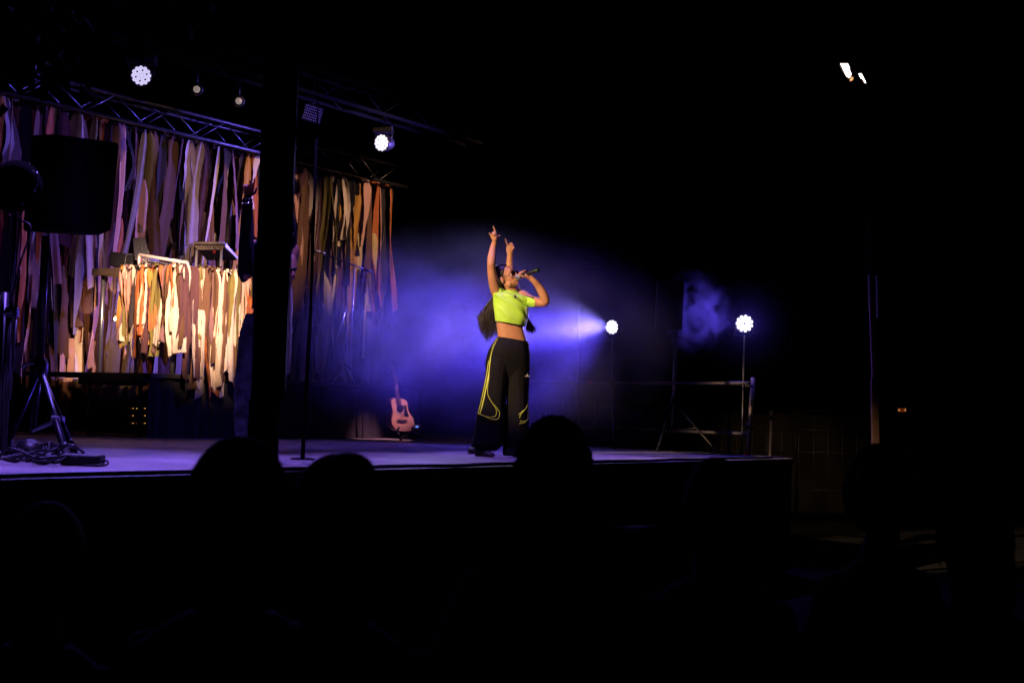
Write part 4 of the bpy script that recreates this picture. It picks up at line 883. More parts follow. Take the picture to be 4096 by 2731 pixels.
def ribbon(mb, bvh, pts, r, off=.002, n=40, mi=0, flat=None):
    q = [hit(bvh, 1850+a/2.85, b_, off) for a, b_ in catmull(pts, n)]; q = [x for x in q if x]
    if len(q) < 2: return
    # drop jumps
    if flat is None: mb.path(q, r, 5, mi)
BLT = mat('print_black', (.012, .012, .012), .5)
z1 = lambda pts: [(a, 850+b_/2.85) for a, b_ in pts]
z2 = lambda pts: [(a, 1300+b_/2.85) for a, b_ in pts]
m_ = MB()
for x in (590, 597, 604): m_.path([q for q in (hit(bv, 1850+(x)/2.85, 850+(942+(x-590)*.3)/2.85), hit(bv, 1850+(x+6)/2.85, 850+(968+(x-590)*.35)/2.85)) if q], .0032*(1 if x > 590 else .8), 5)
m_.build('chest_logo', BLT, tee)
def text_on(parent, txt, pos, size, m, ax, nm):
    cu = bpy.data.curves.new(nm, 'FONT'); cu.body = txt; cu.size = size; cu.align_x = 'CENTER'; cu.extrude = .0006; cu.resolution_u = 2
    to = bpy.data.objects.new('tmp', cu); dg = bpy.context.evaluated_depsgraph_get(); COL.objects.link(to); bpy.context.view_layer.update(); dg = bpy.context.evaluated_depsgraph_get()
    me = bpy.data.meshes.new_from_object(to.evaluated_get(dg)); bpy.data.objects.remove(to)
    X = V(ax).normalized(); Y = UP-X*UP.dot(X); Y.normalize(); Z_ = X.cross(Y); off = V((0, 0, 0)); p_ = parent
    while p_: off += p_.location; p_ = p_.parent
    me.transform(Matrix.Translation(V(pos)-off) @ Matrix((X, Y, Z_)).transposed().to_4x4()); me.materials.clear(); me.materials.append(m)
    o = bpy.data.objects.new(nm, me); COL.objects.link(o); o.parent = parent; return o
q = hit(bv, 1850+603/2.85, 850+978/2.85, .012)
if q: text_on(tee, 'adidas', q, .022, BLT, (1, 0, -.3), 'chest_lettering')
m_ = MB()
for off in (0, 9, 18):
    ribbon(m_, bv, z1([(700, 930+off), (740, 945+off*.8), (780, 958+off*.6), (815, 974+off*.5)]), .003)
    ribbon(m_, bv, z1([(455-off, 862+off*.3), (440-off, 840), (425-off, 815), (408-off, 780)]), .003)
ribbon(m_, bv, z1([(470, 872), (490, 876), (500, 884)]), .005)
m_.build('shoulder_stripes', BLT, tee)
m_ = MB()
for off in (0, 8, 16): ribbon(m_, bv, z1([(716+off, 1075), (724+off*.9, 1110), (728+off*.8, 1160), (722+off*.6, 1210), (706+off*.4, 1270)]), .0028)
m_.build('side_stripes', mat('white_stripe', (.8, .8, .8), .5), tee)
# trousers
TRO = mat('black_track_fabric', (.003, .0028, .003), .85, noise_amt=.2, scale=20, bump=.15, spec=.25)
p_ = MB()
pf = lambda a_, k: (lambda t, th: a_*math.sin(th*k+3*math.sin(t*2.5))*min(1, t*2+.3)+.012*math.sin(th*13+t*3))
loft(p_, [(g2(393, 131, 0), g2(746, 190, 0)), (g2(385, 150, 0), g2(750, 208, 0)), (g2(345, 225, 0), g2(758, 280, 0)), (g2(315, 320, 0), g2(768, 360, 0)), (g2(300, 430, 0), g2(760, 470, 0)), (g2(300, 540, 0), g2(740, 560, 0)), (g2(330, 640, 0), g2(700, 640, 0))], [.56, .58, .62, .56, .42, .28, .15], 40, 80, lambda t, th: .012*math.sin(th*16)*(1-t)+.012*math.sin(th*7+t*4), cap=False)
lrows = [(g2(325, 300, -.01), g2(535, 320, -.01)), (g2(290, 430, -.01), g2(530, 470, -.01)), (g2(262, 560, -.01), g2(518, 600, -.01)), (g2(235, 700, -.01), g2(500, 740, -.01)), (g2(196, 880, 0), g2(490, 920, 0)), (g2(165, 1005, 0), g2(487, 1050, 0)), (g2(142, 1150, 0), g2(482, 1180, 0)), (g2(118, 1290, 0), g2(462, 1310, 0)), (g2(96, 1370, 0), g2(436, 1385, 0)), (g2(150, 1408, 0), g2(385, 1425, 0)), (g2(190, 1418, 0), g2(340, 1435, 0))]
loft(p_, lrows, [.75, .8, .75, .72, .7, .68, .66, .66, .66, .62, .6], 60, 56, pf(.03, 5), cap=False)
rrows = [(g2(520, 310, .01), g2(760, 330, .01)), (g2(500, 450, .02), g2(764, 460, .02)), (g2(500, 600, .03), g2(756, 580, .03)), (g2(505, 760, .03), g2(752, 760, .03)), (g2(515, 960, .03), g2(752, 950, .03)), (g2(520, 1150, .03), g2(758, 1120, .03)), (g2(510, 1300, .03), g2(752, 1290, .03)), (g2(520, 1400, .03), g2(748, 1400, .03)), (g2(470, 1475, .03), g2(730, 1490, .03)), (g2(500, 1488, .03), g2(700, 1497, .03))]
loft(p_, rrows, [.7, .75, .8, .85, .9, .9, .85, .8, .7, .6], 60, 56, pf(.04, 4), cap=False)
# inner back fabric seen between the legs
loft(p_, [(g2(470, 900, .08), g2(600, 900, .10)), (g2(468, 1100, .08), g2(600, 1100, .10)), (g2(465, 1300, .08), g2(595, 1320, .10)), (g2(462, 1470, .08), g2(600, 1480, .10))], .35, 20, 24, pf(.08, 4), cap=False)
tro = p_.build('trousers', TRO, singer); solid(tro, .004)
bv2 = BVHTree.FromPolygons([tuple(q) for q in p_.v], p_.f)
YEL = mat('neon_piping', (.60, .70, .06), .5)
def band(mb, bvh, L_, R_p, n=50, off=.003):                        # flat band between two photo-space curves laid on the cloth
    a = catmull(L_, n); b_ = catmull(R_p, n); rs = []
    for p0, p1 in zip(a, b_):
        h0 = hit(bvh, 1850+p0[0]/2.85, p0[1], off); h1 = hit(bvh, 1850+p1[0]/2.85, p1[1], off)
        if h0 and h1: rs.append([h0, h1])
    if len(rs) > 1: mb.rings(rs, False, False)
st_ = MB()
cL = [(394, 140), (352, 218), (312, 315), (288, 430), (268, 560), (241, 700), (203, 880), (169, 1003)]
for o0, o1 in ((0, 8), (20, 32)):
    band(st_, bv2, z2([(x+3+o0*min(1, (y-100)/500+.15), y+o0*.2) for x, y in cL]), z2([(x+3+o1*min(1, (y-100)/500+.15), y+o1*.2) for x, y in cL]))
for c_ in ([(348, 265), (318, 370), (306, 480), (302, 600), (288, 700), (287, 780), (310, 840), (345, 895), (380, 950), (388, 1000), (370, 1038), (320, 1049), (250, 1035), (205, 1015)],
           [(345, 895), (385, 935), (418, 985), (422, 1030), (400, 1068), (355, 1073), (300, 1060), (250, 1035), (165, 1000)],
           [(744, 860), (738, 905), (722, 950), (680, 985), (640, 1020)], [(720, 955), (670, 1010), (650, 1055)], [(752, 1060), (722, 1092), (680, 1098), (655, 1088)], [(745, 1068), (715, 1105), (680, 1115), (648, 1122)], [(747, 780), (748, 900), (750, 1060)], [(742, 950), (744, 1000), (742, 1060)]):
    ribbon(st_, bv2, z2(c_), .0031, n=70)
for off in (0, 6): ribbon(st_, bv2, z2([(744+off*.5, 192), (752+off*.5, 250), (758+off*.4, 330), (757+off*.3, 400), (750, 480)]), .003)
st_.build('piping', YEL, tro)
m_ = MB()
for x, h_ in ((728, 8), (736, 16), (744, 24)):
    a_ = hit(bv2, 1850+x/2.85, 1300+(579)/2.85); b__ = hit(bv2, 1850+(x+(-2 if x > 740 else -1))/2.85, 1300+(579-h_)/2.85)
    if a_ and b__: m_.path([a_, b__], .0028, 5)
if m_.v: m_.build('trouser_logo', WHITE, tro)
q = hit(bv2, 1850+737/2.85, 1300+588/2.85, .01)
if q: text_on(tro, 'adidas', q, .02, WHITE, (1, .25, 0), 'trouser_lettering')
# shoes
SH = mat('shoe_black', (.02, .015, .015), .6, noise_amt=.3)
for (xs, d0) in (((165, 250, 330), -.0), ((590, 650, 710), .05)):
    m_ = MB(); a_ = g2(xs[0]+25, 1440, .03+d0); c_ = g2(xs[2]-10, 1484, -.10+d0); f = (c_-a_); f.z = 0
    z0 = STZ; f.normalize(); x_ = f.cross(UP); L_ = .24; st0 = V((a_.x, a_.y, z0))-f*.04; rr = []
    for t, w_, h_ in ((0, .02, .05), (.06, .034, .085), (.3, .037, .095), (.5, .040, .07), (.75, .044, .05), (.92, .036, .038), (1, .014, .022)):
        rr.append([st0+f*L_*t+x_*w_*math.cos(a)+UP*(h_/2+h_/2*math.sin(a)) for a in [6.2832*j/16 for j in range(16)]])
    m_.rings(rr); sh = m_.build('shoe', SH, singer)
    MB().rings([[q+UP*(.0) for q in [st0+f*L_*.5*(1+1.02*math.cos(a))+x_*.046*math.sin(a)+UP*z_ for a in [6.2832*j/24 for j in range(24)]]] for z_ in (.001, .016)]).build('sole', mat('sole_tan', (.20, .12, .09), .7), sh)
    q = st0+f*.08+UP*.085-f.cross(UP)*-.0
    MB().path([q-x_*.03-f*.0, q+UP*.015-V((0, .02, 0)), q+x_*.03], .004).build('lace', mat('lace_pink', (.7, .45, .4), .6), sh)
br = MB(); cw = g1(367, 322, -.02)
for dz in (0, -.008): br.path([cw+V((.027*math.cos(a), .023*math.sin(a), dz+.004*math.cos(a))) for a in [6.2832*j/18 for j in range(19)]], .0038, 6, cap=False)
br.build('hair_tie', RUB, singer)
cw = g1(815, 824-40+40, -.13); d_ = (g1(880, 860, -.12)-g1(820, 785, -.13)).normalized(); a_ = d_.orthogonal().normalized(); b__ = d_.cross(a_); cw = lerp(g1(820, 785, -.13), g1(880, 860, -.12), .42)
MB().path([cw+a_*.031*math.cos(t)+b__*.031*math.sin(t) for t in [6.2832*j/18 for j in range(19)]], .0018, 6, cap=False).build('red_bracelet', mat('red_thread', (.35, .03, .02), .6), singer)
# microphone (held: its own thing)
mic = thing('microphone', 'black handheld microphone with silver grille held to the singer\'s mouth', 'microphone', g1(634, 733, -.13))
m0 = g1(632, 736, -.125); m1 = g1(862, 655, -.16); d_ = (m1-m0).normalized()
MB().ell(m0, .026, .026, .026, n=14).build('grille', mat('mic_grille', (.42, .42, .40), .35, .7, bump=.8, scale=400), mic)
MB().disc_lathe(m0, d_, [(.018, .024), (.03, .023), (.05, .017), (.16, .0175), (.185, .019), (.20, .018), ((m1-m0).length, .016), ((m1-m0).length+.004, .012)], 18).build('handle', mat('mic_black', (.02, .022, .022), .25), mic)
MB().disc_lathe(m0, d_, [(.165, .0188), (.175, .0195), (.18, .0188)], 18, cap=False).build('green_ring', mat('green_ring', (.01, .08, .015), .3), mic)
# ---- second performer, hidden behind the singer
sec = thing('person', 'dancer almost hidden behind the singer, only a raised pointing hand and long hair visible', 'person', onZ(1960, 1800, STZ))
BD = .55
h1 = lambda x, y, d=0: g1(x, y, BD+d); h2 = lambda x, y, d=0: g2(x, y, BD+d)
b = MB()
HC2 = h1(515, 790, 0); HL2, F2_, U2_, R2_ = add_head(b, HC2, V((.5, -.8, .1)), UP, .96, h1(525, 950, .02))
loft(b, [(h1(470, 950), h1(590, 960)), (h1(420, 1000), h1(640, 1020)), (h1(430, 1150), h1(670, 1180)), (h1(440, 1300), h1(660, 1320)), (h1(430, 1420), h1(680, 1440)), (h1(420, 1560), h1(690, 1570)), (h1(440, 1680), h1(670, 1690))], [.5, .5, .55, .55, .58, .6, .5], 20, 24, cap=True)
limb(b, [h1(580, 1000), h1(580, 900, -.0), h1(565, 800, -.02), h1(545, 715, -.06)], [.05, .044, .038, .036])
limb(b, [h1(543, 720, -.06), h1(538, 640, -.05), h1(538, 560, -.04), h1(541, 478, -.03)], [.036, .034, .031, .026])
W2 = h1(541, 482, -.03); K2_ = h1(541, 395, -.03)
b.rings([[lerp(W2, K2_, t)+V((w_*math.cos(a), h_*math.sin(a), 0)) for a in [6.2832*j/14 for j in range(14)]] for t, w_, h_ in ((-.2, .026, .02), (0, .028, .02), (.4, .033, .019), (.8, .038, .017), (1.0, .036, .015), (1.15, .02, .01))])
def fi2(pts, r=.0095): b.path([h1(*p) for p in pts], [r*1.1]+[r]*(len(pts)-2)+[r*.8], 8, round_=True)
fi2([(522, 400, -.03), (512, 368, -.035), (500, 335, -.04), (488, 302, -.045)])
fi2([(538, 395, -.03), (545, 350, -.045), (560, 352, -.06), (566, 375, -.055), (556, 390, -.05)])
fi2([(548, 395, -.03), (558, 362, -.05), (572, 368, -.06), (576, 390, -.055), (566, 402, -.05)])
fi2([(556, 400, -.03), (570, 380, -.05), (580, 388, -.055), (578, 408, -.05)], .0085)
fi2([(560, 440, -.03), (572, 422, -.05), (582, 408, -.06), (588, 402, -.06)], .0105)
limb(b, [h1(470, 1000), h1(430, 1120), h1(470, 1260, .05)], [.05, .042, .035]); limb(b, [h1(470, 1260, .05), h1(520, 1180, .12), h1(545, 1080, .12)], [.034, .03, .022])
hand(b, h1(545, 1080, .12), h1(550, 1030, .13), (0, 1, 0), (.3, .3, .3, .3), [(.4, .045, .01), (.8, .05, .02)], .9)
for x0, x1 in ((470, 330), (620, 650)): limb(b, [h2(x0, 330), h2(lerp(x0, x1, .4), 700), h2(lerp(x0, x1, .8), 1100), h2(x1, 1370)], [.055, .045, .04, .034])
remesh(b.build('body', SKIN, sec), .005, 3)
m_ = MB(); loft(m_, [(h1(465, 940), h1(600, 950)), (h1(405, 990), h1(660, 1010)), (h1(415, 1150), h1(690, 1180)), (h1(420, 1400), h1(690, 1420))], .62, 20, 30); solid(m_.build('top', BLT, sec), .003)
m_ = MB(); loft(m_, [(h1(420, 1400), h1(690, 1420)), (h2(310, 260), h2(700, 300)), (h2(262, 420), h2(710, 440)), (h2(272, 520), h2(710, 560)), (h2(300, 700), h2(700, 700))], .5, 24, 40)
loft(m_, [(h2(262, 500), h2(520, 520)), (h2(240, 900), h2(460, 900)), (h2(170, 1250), h2(400, 1260)), (h2(110, 1370), h2(330, 1395))], .6, 24, 32); loft(m_, [(h2(500, 500), h2(710, 520)), (h2(520, 900), h2(715, 900)), (h2(500, 1250), h2(715, 1260)), (h2(480, 1395), h2(710, 1400))], .6, 24, 32)
solid(m_.build('trousers', TRO, sec), .003)
for x in (120, 600):
    a_ = h2(x, 1395, -.05); m_ = MB(); q = V((a_.x, a_.y, STZ+.035)); m_.ell(q, .05, .12, .035, n=12); sh = m_.build('shoe', SH, sec)
    MB().ell(V((q.x, q.y, STZ+.008)), .054, .125, .008, n=12).build('sole', mat('sole_pale', (.55, .42, .4), .6), sh)
hb = MB(); hb.ell(HL2(0, -.03, .05), .083, .098, .088, R2_, F2_, U2_, n=16)
for i in range(110):
    w_ = random.uniform(-1, 1); ex = 780+random.uniform(-55, 55); eyy = 1395-random.uniform(0, 90)-abs(ex-780)*.4
    q = cpath([h1(580+w_*8, 790, .09), h1(630+w_*18, 890, .05+random.uniform(0, .06)), h1(655+w_*14, 980, .08), h1(700+w_*16, 1120, .1), h1(745+w_*18, 1220, .1), h1(lerp(745, ex, .8), 1310, .1), h1(ex, eyy, .1)], 22)
    hb.path(q, [.0055*(1-.6*(k/21)**2) for k in range(22)], 5)
for i in range(16): 
    w_ = random.uniform(-1, 1); hb.path(cpath([h1(600, 800, .02), h1(640+w_*6, 840, -.02), h1(655+w_*5, 880, -.03), h1(640+w_*8, 915, .0)], 12), .003, 5)
hb.build('hair', mat('auburn_hair', (.07, .035, .04), .4, noise_amt=.4, scale=60), sec)
# ---- musician mostly hidden by the pillar
mus = thing('person', 'musician in faded jeans mostly hidden behind the black pillar, one sleeve each side', 'person', onZ(1040, 1845, STZ))
MDp = 9.9
k1 = lambda u, v, d=0: P(u, v, MDp+d)
b = MB()
HLm, Fm, Um, Rm = add_head(b, k1(1098, 845), V((.2, -1, -.1)), UP, 1.0, k1(1095, 960))
loft(b, [(k1(1040, 965), k1(1150, 965)), (k1(1010, 1000), k1(1172, 1000)), (k1(1020, 1120), k1(1160, 1120)), (k1(1015, 1230), k1(1140, 1230)), (k1(1000, 1290), k1(1135, 1290)), (k1(990, 1340), k1(1132, 1340))], [.5, .5, .58, .6, .6, .55], 20, 26, cap=True)
limb(b, [k1(1022, 990), k1(1000, 1040, -.02), k1(988, 1085, -.06), k1(985, 1095, -.08)], [.055, .05, .042, .04])
limb(b, [k1(985, 1095, -.08), k1(984, 1000, -.08), k1(985, 880, -.07), k1(990, 790, -.06)], [.042, .042, .034, .028])
hand(b, k1(990, 790, -.06), k1(996, 745, -.06), (0, -1, 0), (.15, .35, .7, .8), [(.5, .05, .01), (.9, .06, .02)], 1.0)
limb(b, [k1(1158, 990), k1(1172, 930, 0), k1(1168, 985, .0), k1(1172, 1010, -.02)][:1]+[k1(1172, 1000, -.0), k1(1172, 1020, -.02), k1(1166, 1060, -.05)], [.055, .045, .04, .036])
limb(b, [k1(1166, 1040, -.05), k1(1168, 1070, -.08), k1(1168, 1085, -.1)], [.036, .032, .026])
hand(b, k1(1168, 1083, -.1), k1(1174, 1112, -.12), (-1, -.3, 0), (.7, .7, .8, .8), [(.6, .04, .01), (1.1, .045, .02)], .95)
for a_, c_ in (((1020, 1330), (975, 1810)), ((1095, 1330), (1085, 1815))): limb(b, [k1(*a_), k1(lerp(a_[0], c_[0], .45), 1540, 0), k1(lerp(a_[0], c_[0], .75), 1680, .01), k1(*c_)], [.06, .042, .038, .03])
remesh(b.build('body', SKIN, mus), .006, 3)
NAVY = mat('navy_shirt', (.004, .006, .02), .7)
m_ = MB(); loft(m_, [(k1(1050, 955), k1(1140, 955)), (k1(1008, 985), k1(1176, 985)), (k1(1008, 1120), k1(1165, 1120)), (k1(1008, 1235), k1(1145, 1235))], .64, 20, 36, pf(.02, 5))
loft(m_, [(k1(1016, 1100, -.075), k1(952, 1100, -.075)), (k1(1015, 1000, -.08), k1(955, 1000, -.08)), (k1(1012, 890, -.07), k1(962, 890, -.07)), (k1(1010, 795, -.06), k1(970, 795, -.06))], 1.0, 20, 24, pf(.04, 3)); loft(m_, [(k1(1030, 1000), k1(1012, 1100)), (k1(985, 1040, -.05), k1(975, 1130, -.05)), (k1(966, 1050, -.07), k1(962, 1120, -.07))], 1, 12, 24, cap=True)
loft(m_, [(k1(1150, 1000), k1(1180, 930)), (k1(1160, 1000), k1(1186, 960)), (k1(1150, 1030, -.03), k1(1188, 1030, -.03)), (k1(1150, 1065, -.05), k1(1184, 1060, -.05))], 1, 16, 24, pf(.04, 3)); loft(m_, [(k1(1140, 820), k1(1166, 815)), (k1(1140, 900), k1(1184, 905)), (k1(1145, 980), k1(1188, 985))], 1, 12, 24, pf(.03, 3), cap=True)
solid(m_.build('shirt', NAVY, mus), .003)
DEN = mat('faded_denim', (.15, .18, .28), .8, noise_amt=.8, scale=14, bump=.5)
m_ = MB()
jf = lambda t, th: .02*math.sin(th*5+t*9)+.035*math.sin(t*46+2*math.sin(th*2))*math.exp(-((t-.55)/.3)**2)
loft(m_, [(k1(984, 1255), k1(1140, 1262)), (k1(968, 1300), k1(1140, 1310)), (k1(955, 1370), k1(1140, 1380)), (k1(950, 1420), k1(1135, 1430))], .62, 20, 40, jf)
loft(m_, [(k1(953, 1390), k1(1050, 1400)), (k1(944, 1470), k1(1045, 1480)), (k1(938, 1520), k1(1038, 1530)), (k1(938, 1600), k1(1030, 1610)), (k1(938, 1690), k1(1022, 1700)), (k1(944, 1760), k1(1014, 1770)), (k1(950, 1825), k1(1012, 1828))], .85, 60, 40, jf)
loft(m_, [(k1(1048, 1390), k1(1138, 1390)), (k1(1045, 1480), k1(1130, 1480)), (k1(1042, 1600), k1(1118, 1600)), (k1(1044, 1700), k1(1114, 1700)), (k1(1050, 1828), k1(1112, 1828))], .85, 50, 40, jf)
solid(m_.build('jeans', DEN, mus), .003)
for u in (980, 1085):
    q = k1(u, 1840, -.08); MB().ell(V((q.x, q.y, STZ+.04)), .048, .13, .045, n=12).build('shoe', SH, mus)
MB().ell(HLm(0, -.02, .05), .084, .10, .09, Rm, Fm, Um).build('hair', HAIR, mus)
cw = k1(990, 815, -.07); MB().path([cw+V((.036*math.cos(a), .036*math.sin(a), 0)) for a in [6.2832*j/16 for j in range(17)]], .005, 6, cap=False).build('wristband', CHROME, mus)
cw = k1(1168, 1074, -.09); MB().path([cw+V((.036*math.cos(a), .036*math.sin(a), .004*math.sin(a))) for a in [6.2832*j/16 for j in range(17)]], .007, 6, cap=False).build('wristwatch', RUB, mus)
# ---- audience, seen from behind in the dark
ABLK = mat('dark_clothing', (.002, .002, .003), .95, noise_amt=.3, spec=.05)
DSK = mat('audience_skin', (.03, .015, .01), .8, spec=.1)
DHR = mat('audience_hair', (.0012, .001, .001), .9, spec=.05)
def spectator(label, u, v, D, wpx, shape='round', yaw=0, tall=1.62, looks=None):
    """head centre at photo (u,v); wpx = head width in photo pixels incl. hair"""
    C = P(u, v, D); k = 1.0; hw = wpx*D/FOC/2
    t = thing('person', label, 'person', V((C.x, C.y, 0)), 'spectators watching in the dark')
    F = V((math.sin(yaw), math.cos(yaw), 0)); b_ = MB(); nb_ = C+V((0, 0, -.20))
    HLs, Fs, Us, Rs = add_head(b_, C-UP*.03, F, UP, .98, nb_)
    X = F.cross(UP); sz = C.z-.22
    def row(z, hw_): return (V((C.x, C.y-.02, z))-X*hw_, V((C.x, C.y-.02, z))+X*hw_)
    loft(b_, [row(sz+.01, .07), row(sz-.03, .14), row(sz-.08, .19), row(sz-.25, .185), row(sz-.45, .15), row(sz-.60, .16), row(sz-.72, .13)], [.8, .55, .5, .58, .6, .65, .6], 18, 26, cap=True)
    for s_ in (-1, 1):
        sh_ = V((C.x, C.y, sz-.09))+X*s_*.17
        if looks == 'phone': el = sh_+X*s_*.08+F*.10-UP*.24; wr = el+F*.20+UP*.10-X*s_*.10
        else: el = sh_+X*s_*.06-F*.02-UP*.28; wr = el+F*.10-UP*.22
        limb(b_, [sh_, lerp(sh_, el, .5), el], [.055, .046, .038]); limb(b_, [el, lerp(el, wr, .4), wr], [.038, .036, .025])
        hand(b_, wr, wr+(wr-el).normalized()*.085, X*-s_, (.4, .45, .5, .5), [(.4, .04*s_, .01), (.9, .045*s_, .015)], .95)
        limb(b_, [V((C.x, C.y, sz-.68))+X*s_*.08, V((C.x, C.y+.02, .48))+X*s_*.09, V((C.x, C.y, .07))+X*s_*.10], [.085, .055, .04])
        limb(b_, [V((C.x, C.y-.03, .04))+X*s_*.10, V((C.x, C.y, .04))+X*s_*.10+F*.15], [.035, .03])
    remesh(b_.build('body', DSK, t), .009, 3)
    m_ = MB(); loft(m_, [row(sz+.03, .075), row(sz-.02, .155), row(sz-.08, .215), row(sz-.28, .205), row(sz-.5, .18), row(sz-.66, .18)], [.8, .6, .58, .66, .68, .7], 20, 36, pf(.015, 5))
    for s_ in (-1, 1):
        a_ = V((C.x, C.y, sz-.085))+X*s_*.16; el = a_+X*s_*.07-UP*.16; m_.path(cpath([a_, lerp(a_, el, .5), el], 6), [.068, .064, .062, .06, .06, .06], 14, round_=True)
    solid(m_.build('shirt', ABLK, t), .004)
    m_ = MB()
    for s_ in (-1, 1): 
        A0 = V((C.x, C.y, sz-.60))+X*s_*.085; m_.path(cpath([A0, V((C.x, C.y+.02, .48))+X*s_*.09, V((C.x, C.y, .09))+X*s_*.10], 10), [.11, .10, .095, .088, .08, .078, .075, .072, .07, .07], 16)
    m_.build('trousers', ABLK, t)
    h_ = MB(); random.seed(int(u))
    if shape == 'bun':
        h_.ell(C+UP*.01, hw*.98, .105, .125, X, F, UP, n=18); h_.ell(C-F*.03+UP*(hw*1.0)-X*-.03, .05, .05, .04, n=12)
    elif shape == 'long':
        h_.ell(C, hw, .11, .125, X, F, UP, n=18); h_.ell(C-F*.05-UP*.12, hw*.98, .07, .18, X, F, UP, n=16)
    else: h_.ell(C+UP*.01, hw, .112, .13, X, F, UP, n=18)
    for i in range(150):
        th = random.uniform(0, 6.28); z_ = random.uniform(-.5, 1); r_ = math.sqrt(max(0, 1-z_*z_))
        p0 = C+X*hw*r_*math.cos(th)+F*.108*r_*math.sin(th)+UP*(.01+.125*z_); o_ = (p0-C).normalized()
        h_.path([p0-o_*.01, p0+o_*.006-UP*.02, p0+o_*.002-UP*.055], [.006, .005, .002], 5)
    h_.build('hair', DHR, t); return t, HLs
spectator('spectator with broad dark head blocking the stage front left of the pillar foot', 950, 2030, 2.75, 415)
spectator('spectator with tousled hair tied in a bun, just right of the pillar foot', 1350, 2085, 2.8, 400, 'bun', .2)
spectator('spectator with tall rounded dark head directly in front of the singer\'s feet', 2214, 1862, 3.5, 296, 'long')
spectator('spectator faintly visible in the dark right of centre, below the stage edge', 2860, 2030, 3.9, 250, 'round', .3, looks='phone')
t, hl_ = spectator('spectator low at the right with pale lit edge of ear and cheek', 3520, 1960, 4.2, 250, 'round', -.5)
spectator('spectator standing unlit at the lower right corner', 3900, 2150, 4.0, 270, 'long', -.2)
spectator('spectator standing unlit at the lower left corner', 180, 2240, 3.4, 300, 'round', .2)
tb_ = thing('tablet', 'dark tablet held flat with a faint blue sheen in the crowd', 'tablet', P(2532, 2108, 3.9))
c = P(2532, 2108, 3.9)
MB().poly([P(2448, 2104, 4.0), P(2555, 2100, 4.12), P(2626, 2099, 4.05), P(2560, 2111, 3.8)], UP*-.008).build('slab', mat('tablet_glass', (.006, .006, .01), .6, spec=.1), tb_)
q = P(3436, 1890, 4.05)
MB().path(cpath([P(3424, 1893, 4.1), P(3434, 1883, 4.08), P(3448, 1882, 4.1)], 8), [.004]*8, 6, round_=True).path(cpath([P(3436, 1886, 4.08), P(3438, 1905, 4.08), P(3440, 1930, 4.1)], 8), [.007]*8, 6, round_=True).build('ear_glint', mat('glint_skin', (.5, .38, .28), .6), t)  # light on the face edge built as a pale strip
# ================================================================== TREE (upper left)
tree = thing('tree', 'dark broad-leaved tree overhanging the upper left, some leaf edges lit violet', 'tree', V((-3.6, 5.6, 0)))
BK = mat('tree_bark', (.06, .045, .035), .9, noise_amt=.5, bump=.6)
LM = mat('leaf', (.045, .075, .03), .45, noise_amt=.35, scale=14)
tk = MB(); tk.path(cpath([(-3.6, 5.6, 0), (-3.5, 5.6, 1.6), (-3.55, 5.7, 3.0), (-3.1, 5.9, 4.3)], 14), [.17-.007*i for i in range(14)], 14)
random.seed(8); br_ends = []
for i in range(15):
    eu = random.uniform(-60, 760); e = P(eu, random.uniform(-60, 215 if eu < 420 else 15), random.uniform(5.6, 7.2)); s0_ = V((-3.3, 5.8, random.uniform(3.0, 4.2)))
    q = cpath([s0_, lerp(s0_, e, .5)+UP*.25, e], 14); tk.path(q, [.035*(1-i_/16) for i_ in range(14)], 7); br_ends.append(q)
tk.build('trunk', BK, tree)
lv = MB()
def leaf(mb, p, d, n_, L_, w_):
    d = V(d).normalized(); n_ = V(n_); n_ = (n_-d*n_.dot(d)).normalized(); s_ = d.cross(n_); rs = []
    for t, k in ((0, .05), (.12, .5), (.3, .95), (.5, 1), (.7, .75), (.88, .35), (1, .02)):
        c = p+d*L_*t-UP*(L_*.25*t*t)+n_*(.01*math.sin(t*5)); rs.append([c-s_*w_*k+n_*w_*k*.35, c, c+s_*w_*k+n_*w_*k*.35])
    mb.rings(rs, False, False)
for q in br_ends:
    for j in range(4, 14):
        for _ in range(7):
            p = q[j]+V([random.gauss(0, .10) for _ in range(3)]); d = (random.uniform(-.6, .6), random.uniform(-.6, .6), random.uniform(-1.2, -.1))
            leaf(lv, p, d, (random.uniform(-1, 1), -1, random.uniform(-1, 1)), random.uniform(.07, .13), random.uniform(.016, .027))
for _ in range(22):
    p = P(random.uniform(-10, 110), random.uniform(170, 250), random.uniform(5.6, 6.2)); leaf(lv, p, (random.uniform(-.5, .5), 0, -1), (random.uniform(-1, 1), -1, .3), random.uniform(.09, .14), .027)
lv.build('crown', LM, tree)
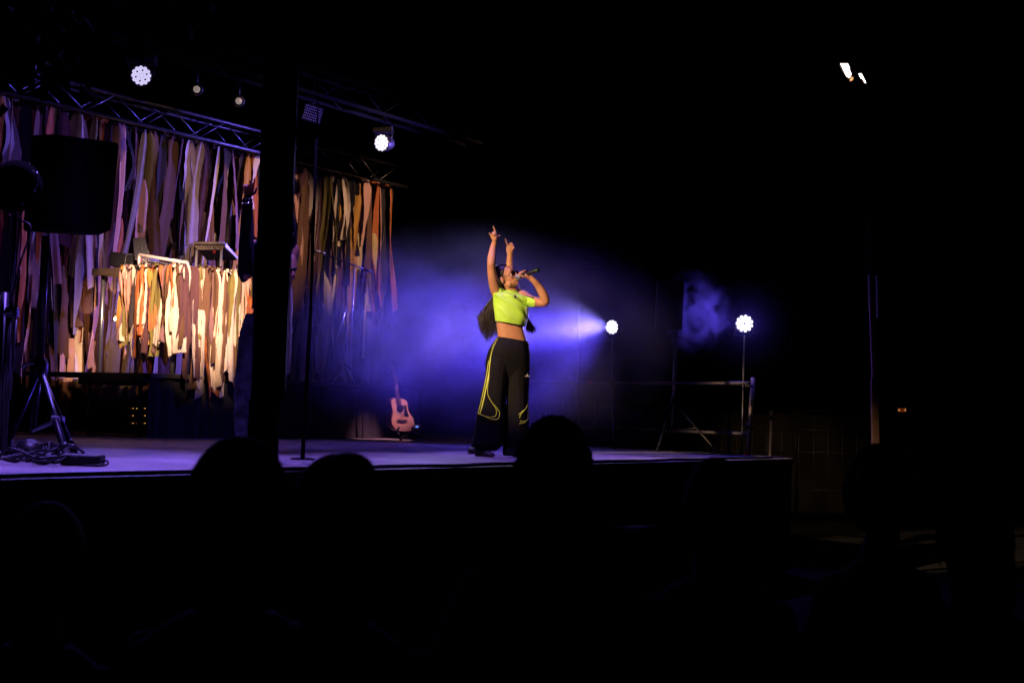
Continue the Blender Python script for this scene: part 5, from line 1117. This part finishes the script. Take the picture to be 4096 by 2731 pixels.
# ================================================================== SMOKE
def smoke(name, label, c, r, dens, seed, sc_=1.3, thr=.42, soft=.5, col=(.85, .85, .95), aniso=.15, edge=.35):
    m_ = MB(); m_.ell((0, 0, 0), 1, 1, 1, n=16); o = m_.build(name, [], None, world=1)
    o.data.transform(Matrix.Translation(o.location)); o.location = c; o.scale = r; o.rotation_euler = (0, 0, 0)
    m = bpy.data.materials.new(name); m.use_nodes = True; n_ = m.node_tree; n_.nodes.remove(n_.nodes['Principled BSDF']); out = n_.nodes['Material Output']
    pv = n_.nodes.new('ShaderNodeVolumePrincipled'); n_.links.new(pv.outputs[0], out.inputs['Volume'])
    pv.inputs['Color'].default_value = (*col, 1); pv.inputs['Anisotropy'].default_value = aniso
    tc = n_.nodes.new('ShaderNodeTexCoord'); ln = n_.nodes.new('ShaderNodeVectorMath'); ln.operation = 'LENGTH'; n_.links.new(tc.outputs['Object'], ln.inputs[0])
    mr = n_.nodes.new('ShaderNodeMapRange'); mr.interpolation_type = 'SMOOTHSTEP'; mr.inputs[1].default_value = 1.0; mr.inputs[2].default_value = edge; mr.inputs[3].default_value = 0; mr.inputs[4].default_value = 1; n_.links.new(ln.outputs['Value'], mr.inputs[0])
    ge = n_.nodes.new('ShaderNodeNewGeometry'); mp = n_.nodes.new('ShaderNodeMapping'); mp.inputs['Location'].default_value = (seed, seed*.7, 0); n_.links.new(ge.outputs['Position'], mp.inputs[0])
    nz = n_.nodes.new('ShaderNodeTexNoise'); nz.inputs['Scale'].default_value = sc_; nz.inputs['Detail'].default_value = 4; nz.inputs['Distortion'].default_value = .6; n_.links.new(mp.outputs[0], nz.inputs['Vector'])
    m2 = n_.nodes.new('ShaderNodeMapRange'); m2.interpolation_type = 'SMOOTHSTEP'; m2.inputs[1].default_value = thr; m2.inputs[2].default_value = thr+soft; m2.inputs[3].default_value = 0; m2.inputs[4].default_value = dens; n_.links.new(nz.outputs[0], m2.inputs[0])
    mu = n_.nodes.new('ShaderNodeMath'); mu.operation = 'MULTIPLY'; n_.links.new(mr.outputs[0], mu.inputs[0]); n_.links.new(m2.outputs[0], mu.inputs[1]); n_.links.new(mu.outputs[0], pv.inputs['Density'])
    o.data.materials.append(m); o['kind'] = 'stuff'; tag(o, label, 'smoke'); return o
smoke('beam_smoke', 'blue lit stage smoke drifting behind the singer in the lamp beam', P(1900, 1345, 15.3), (2.4, 2.6, 1.28), .40, 3, 1.15, .36, .32, aniso=.1, edge=.45)
smoke('smoke_puff', 'small curling puff of blue smoke right of the small loudspeaker', P(2790, 1255, 16.95), (.50, .5, .62), 7.0, 7, 5.0, .42, .22, aniso=.1, edge=.1)
smoke('lamp_haze', 'faint blue haze around the dazzling lamp on the thin stand', PAR2+V((0, -.1, 0)), (.75, .6, .7), .05, 5, 1.5, .1, .4, edge=.0)
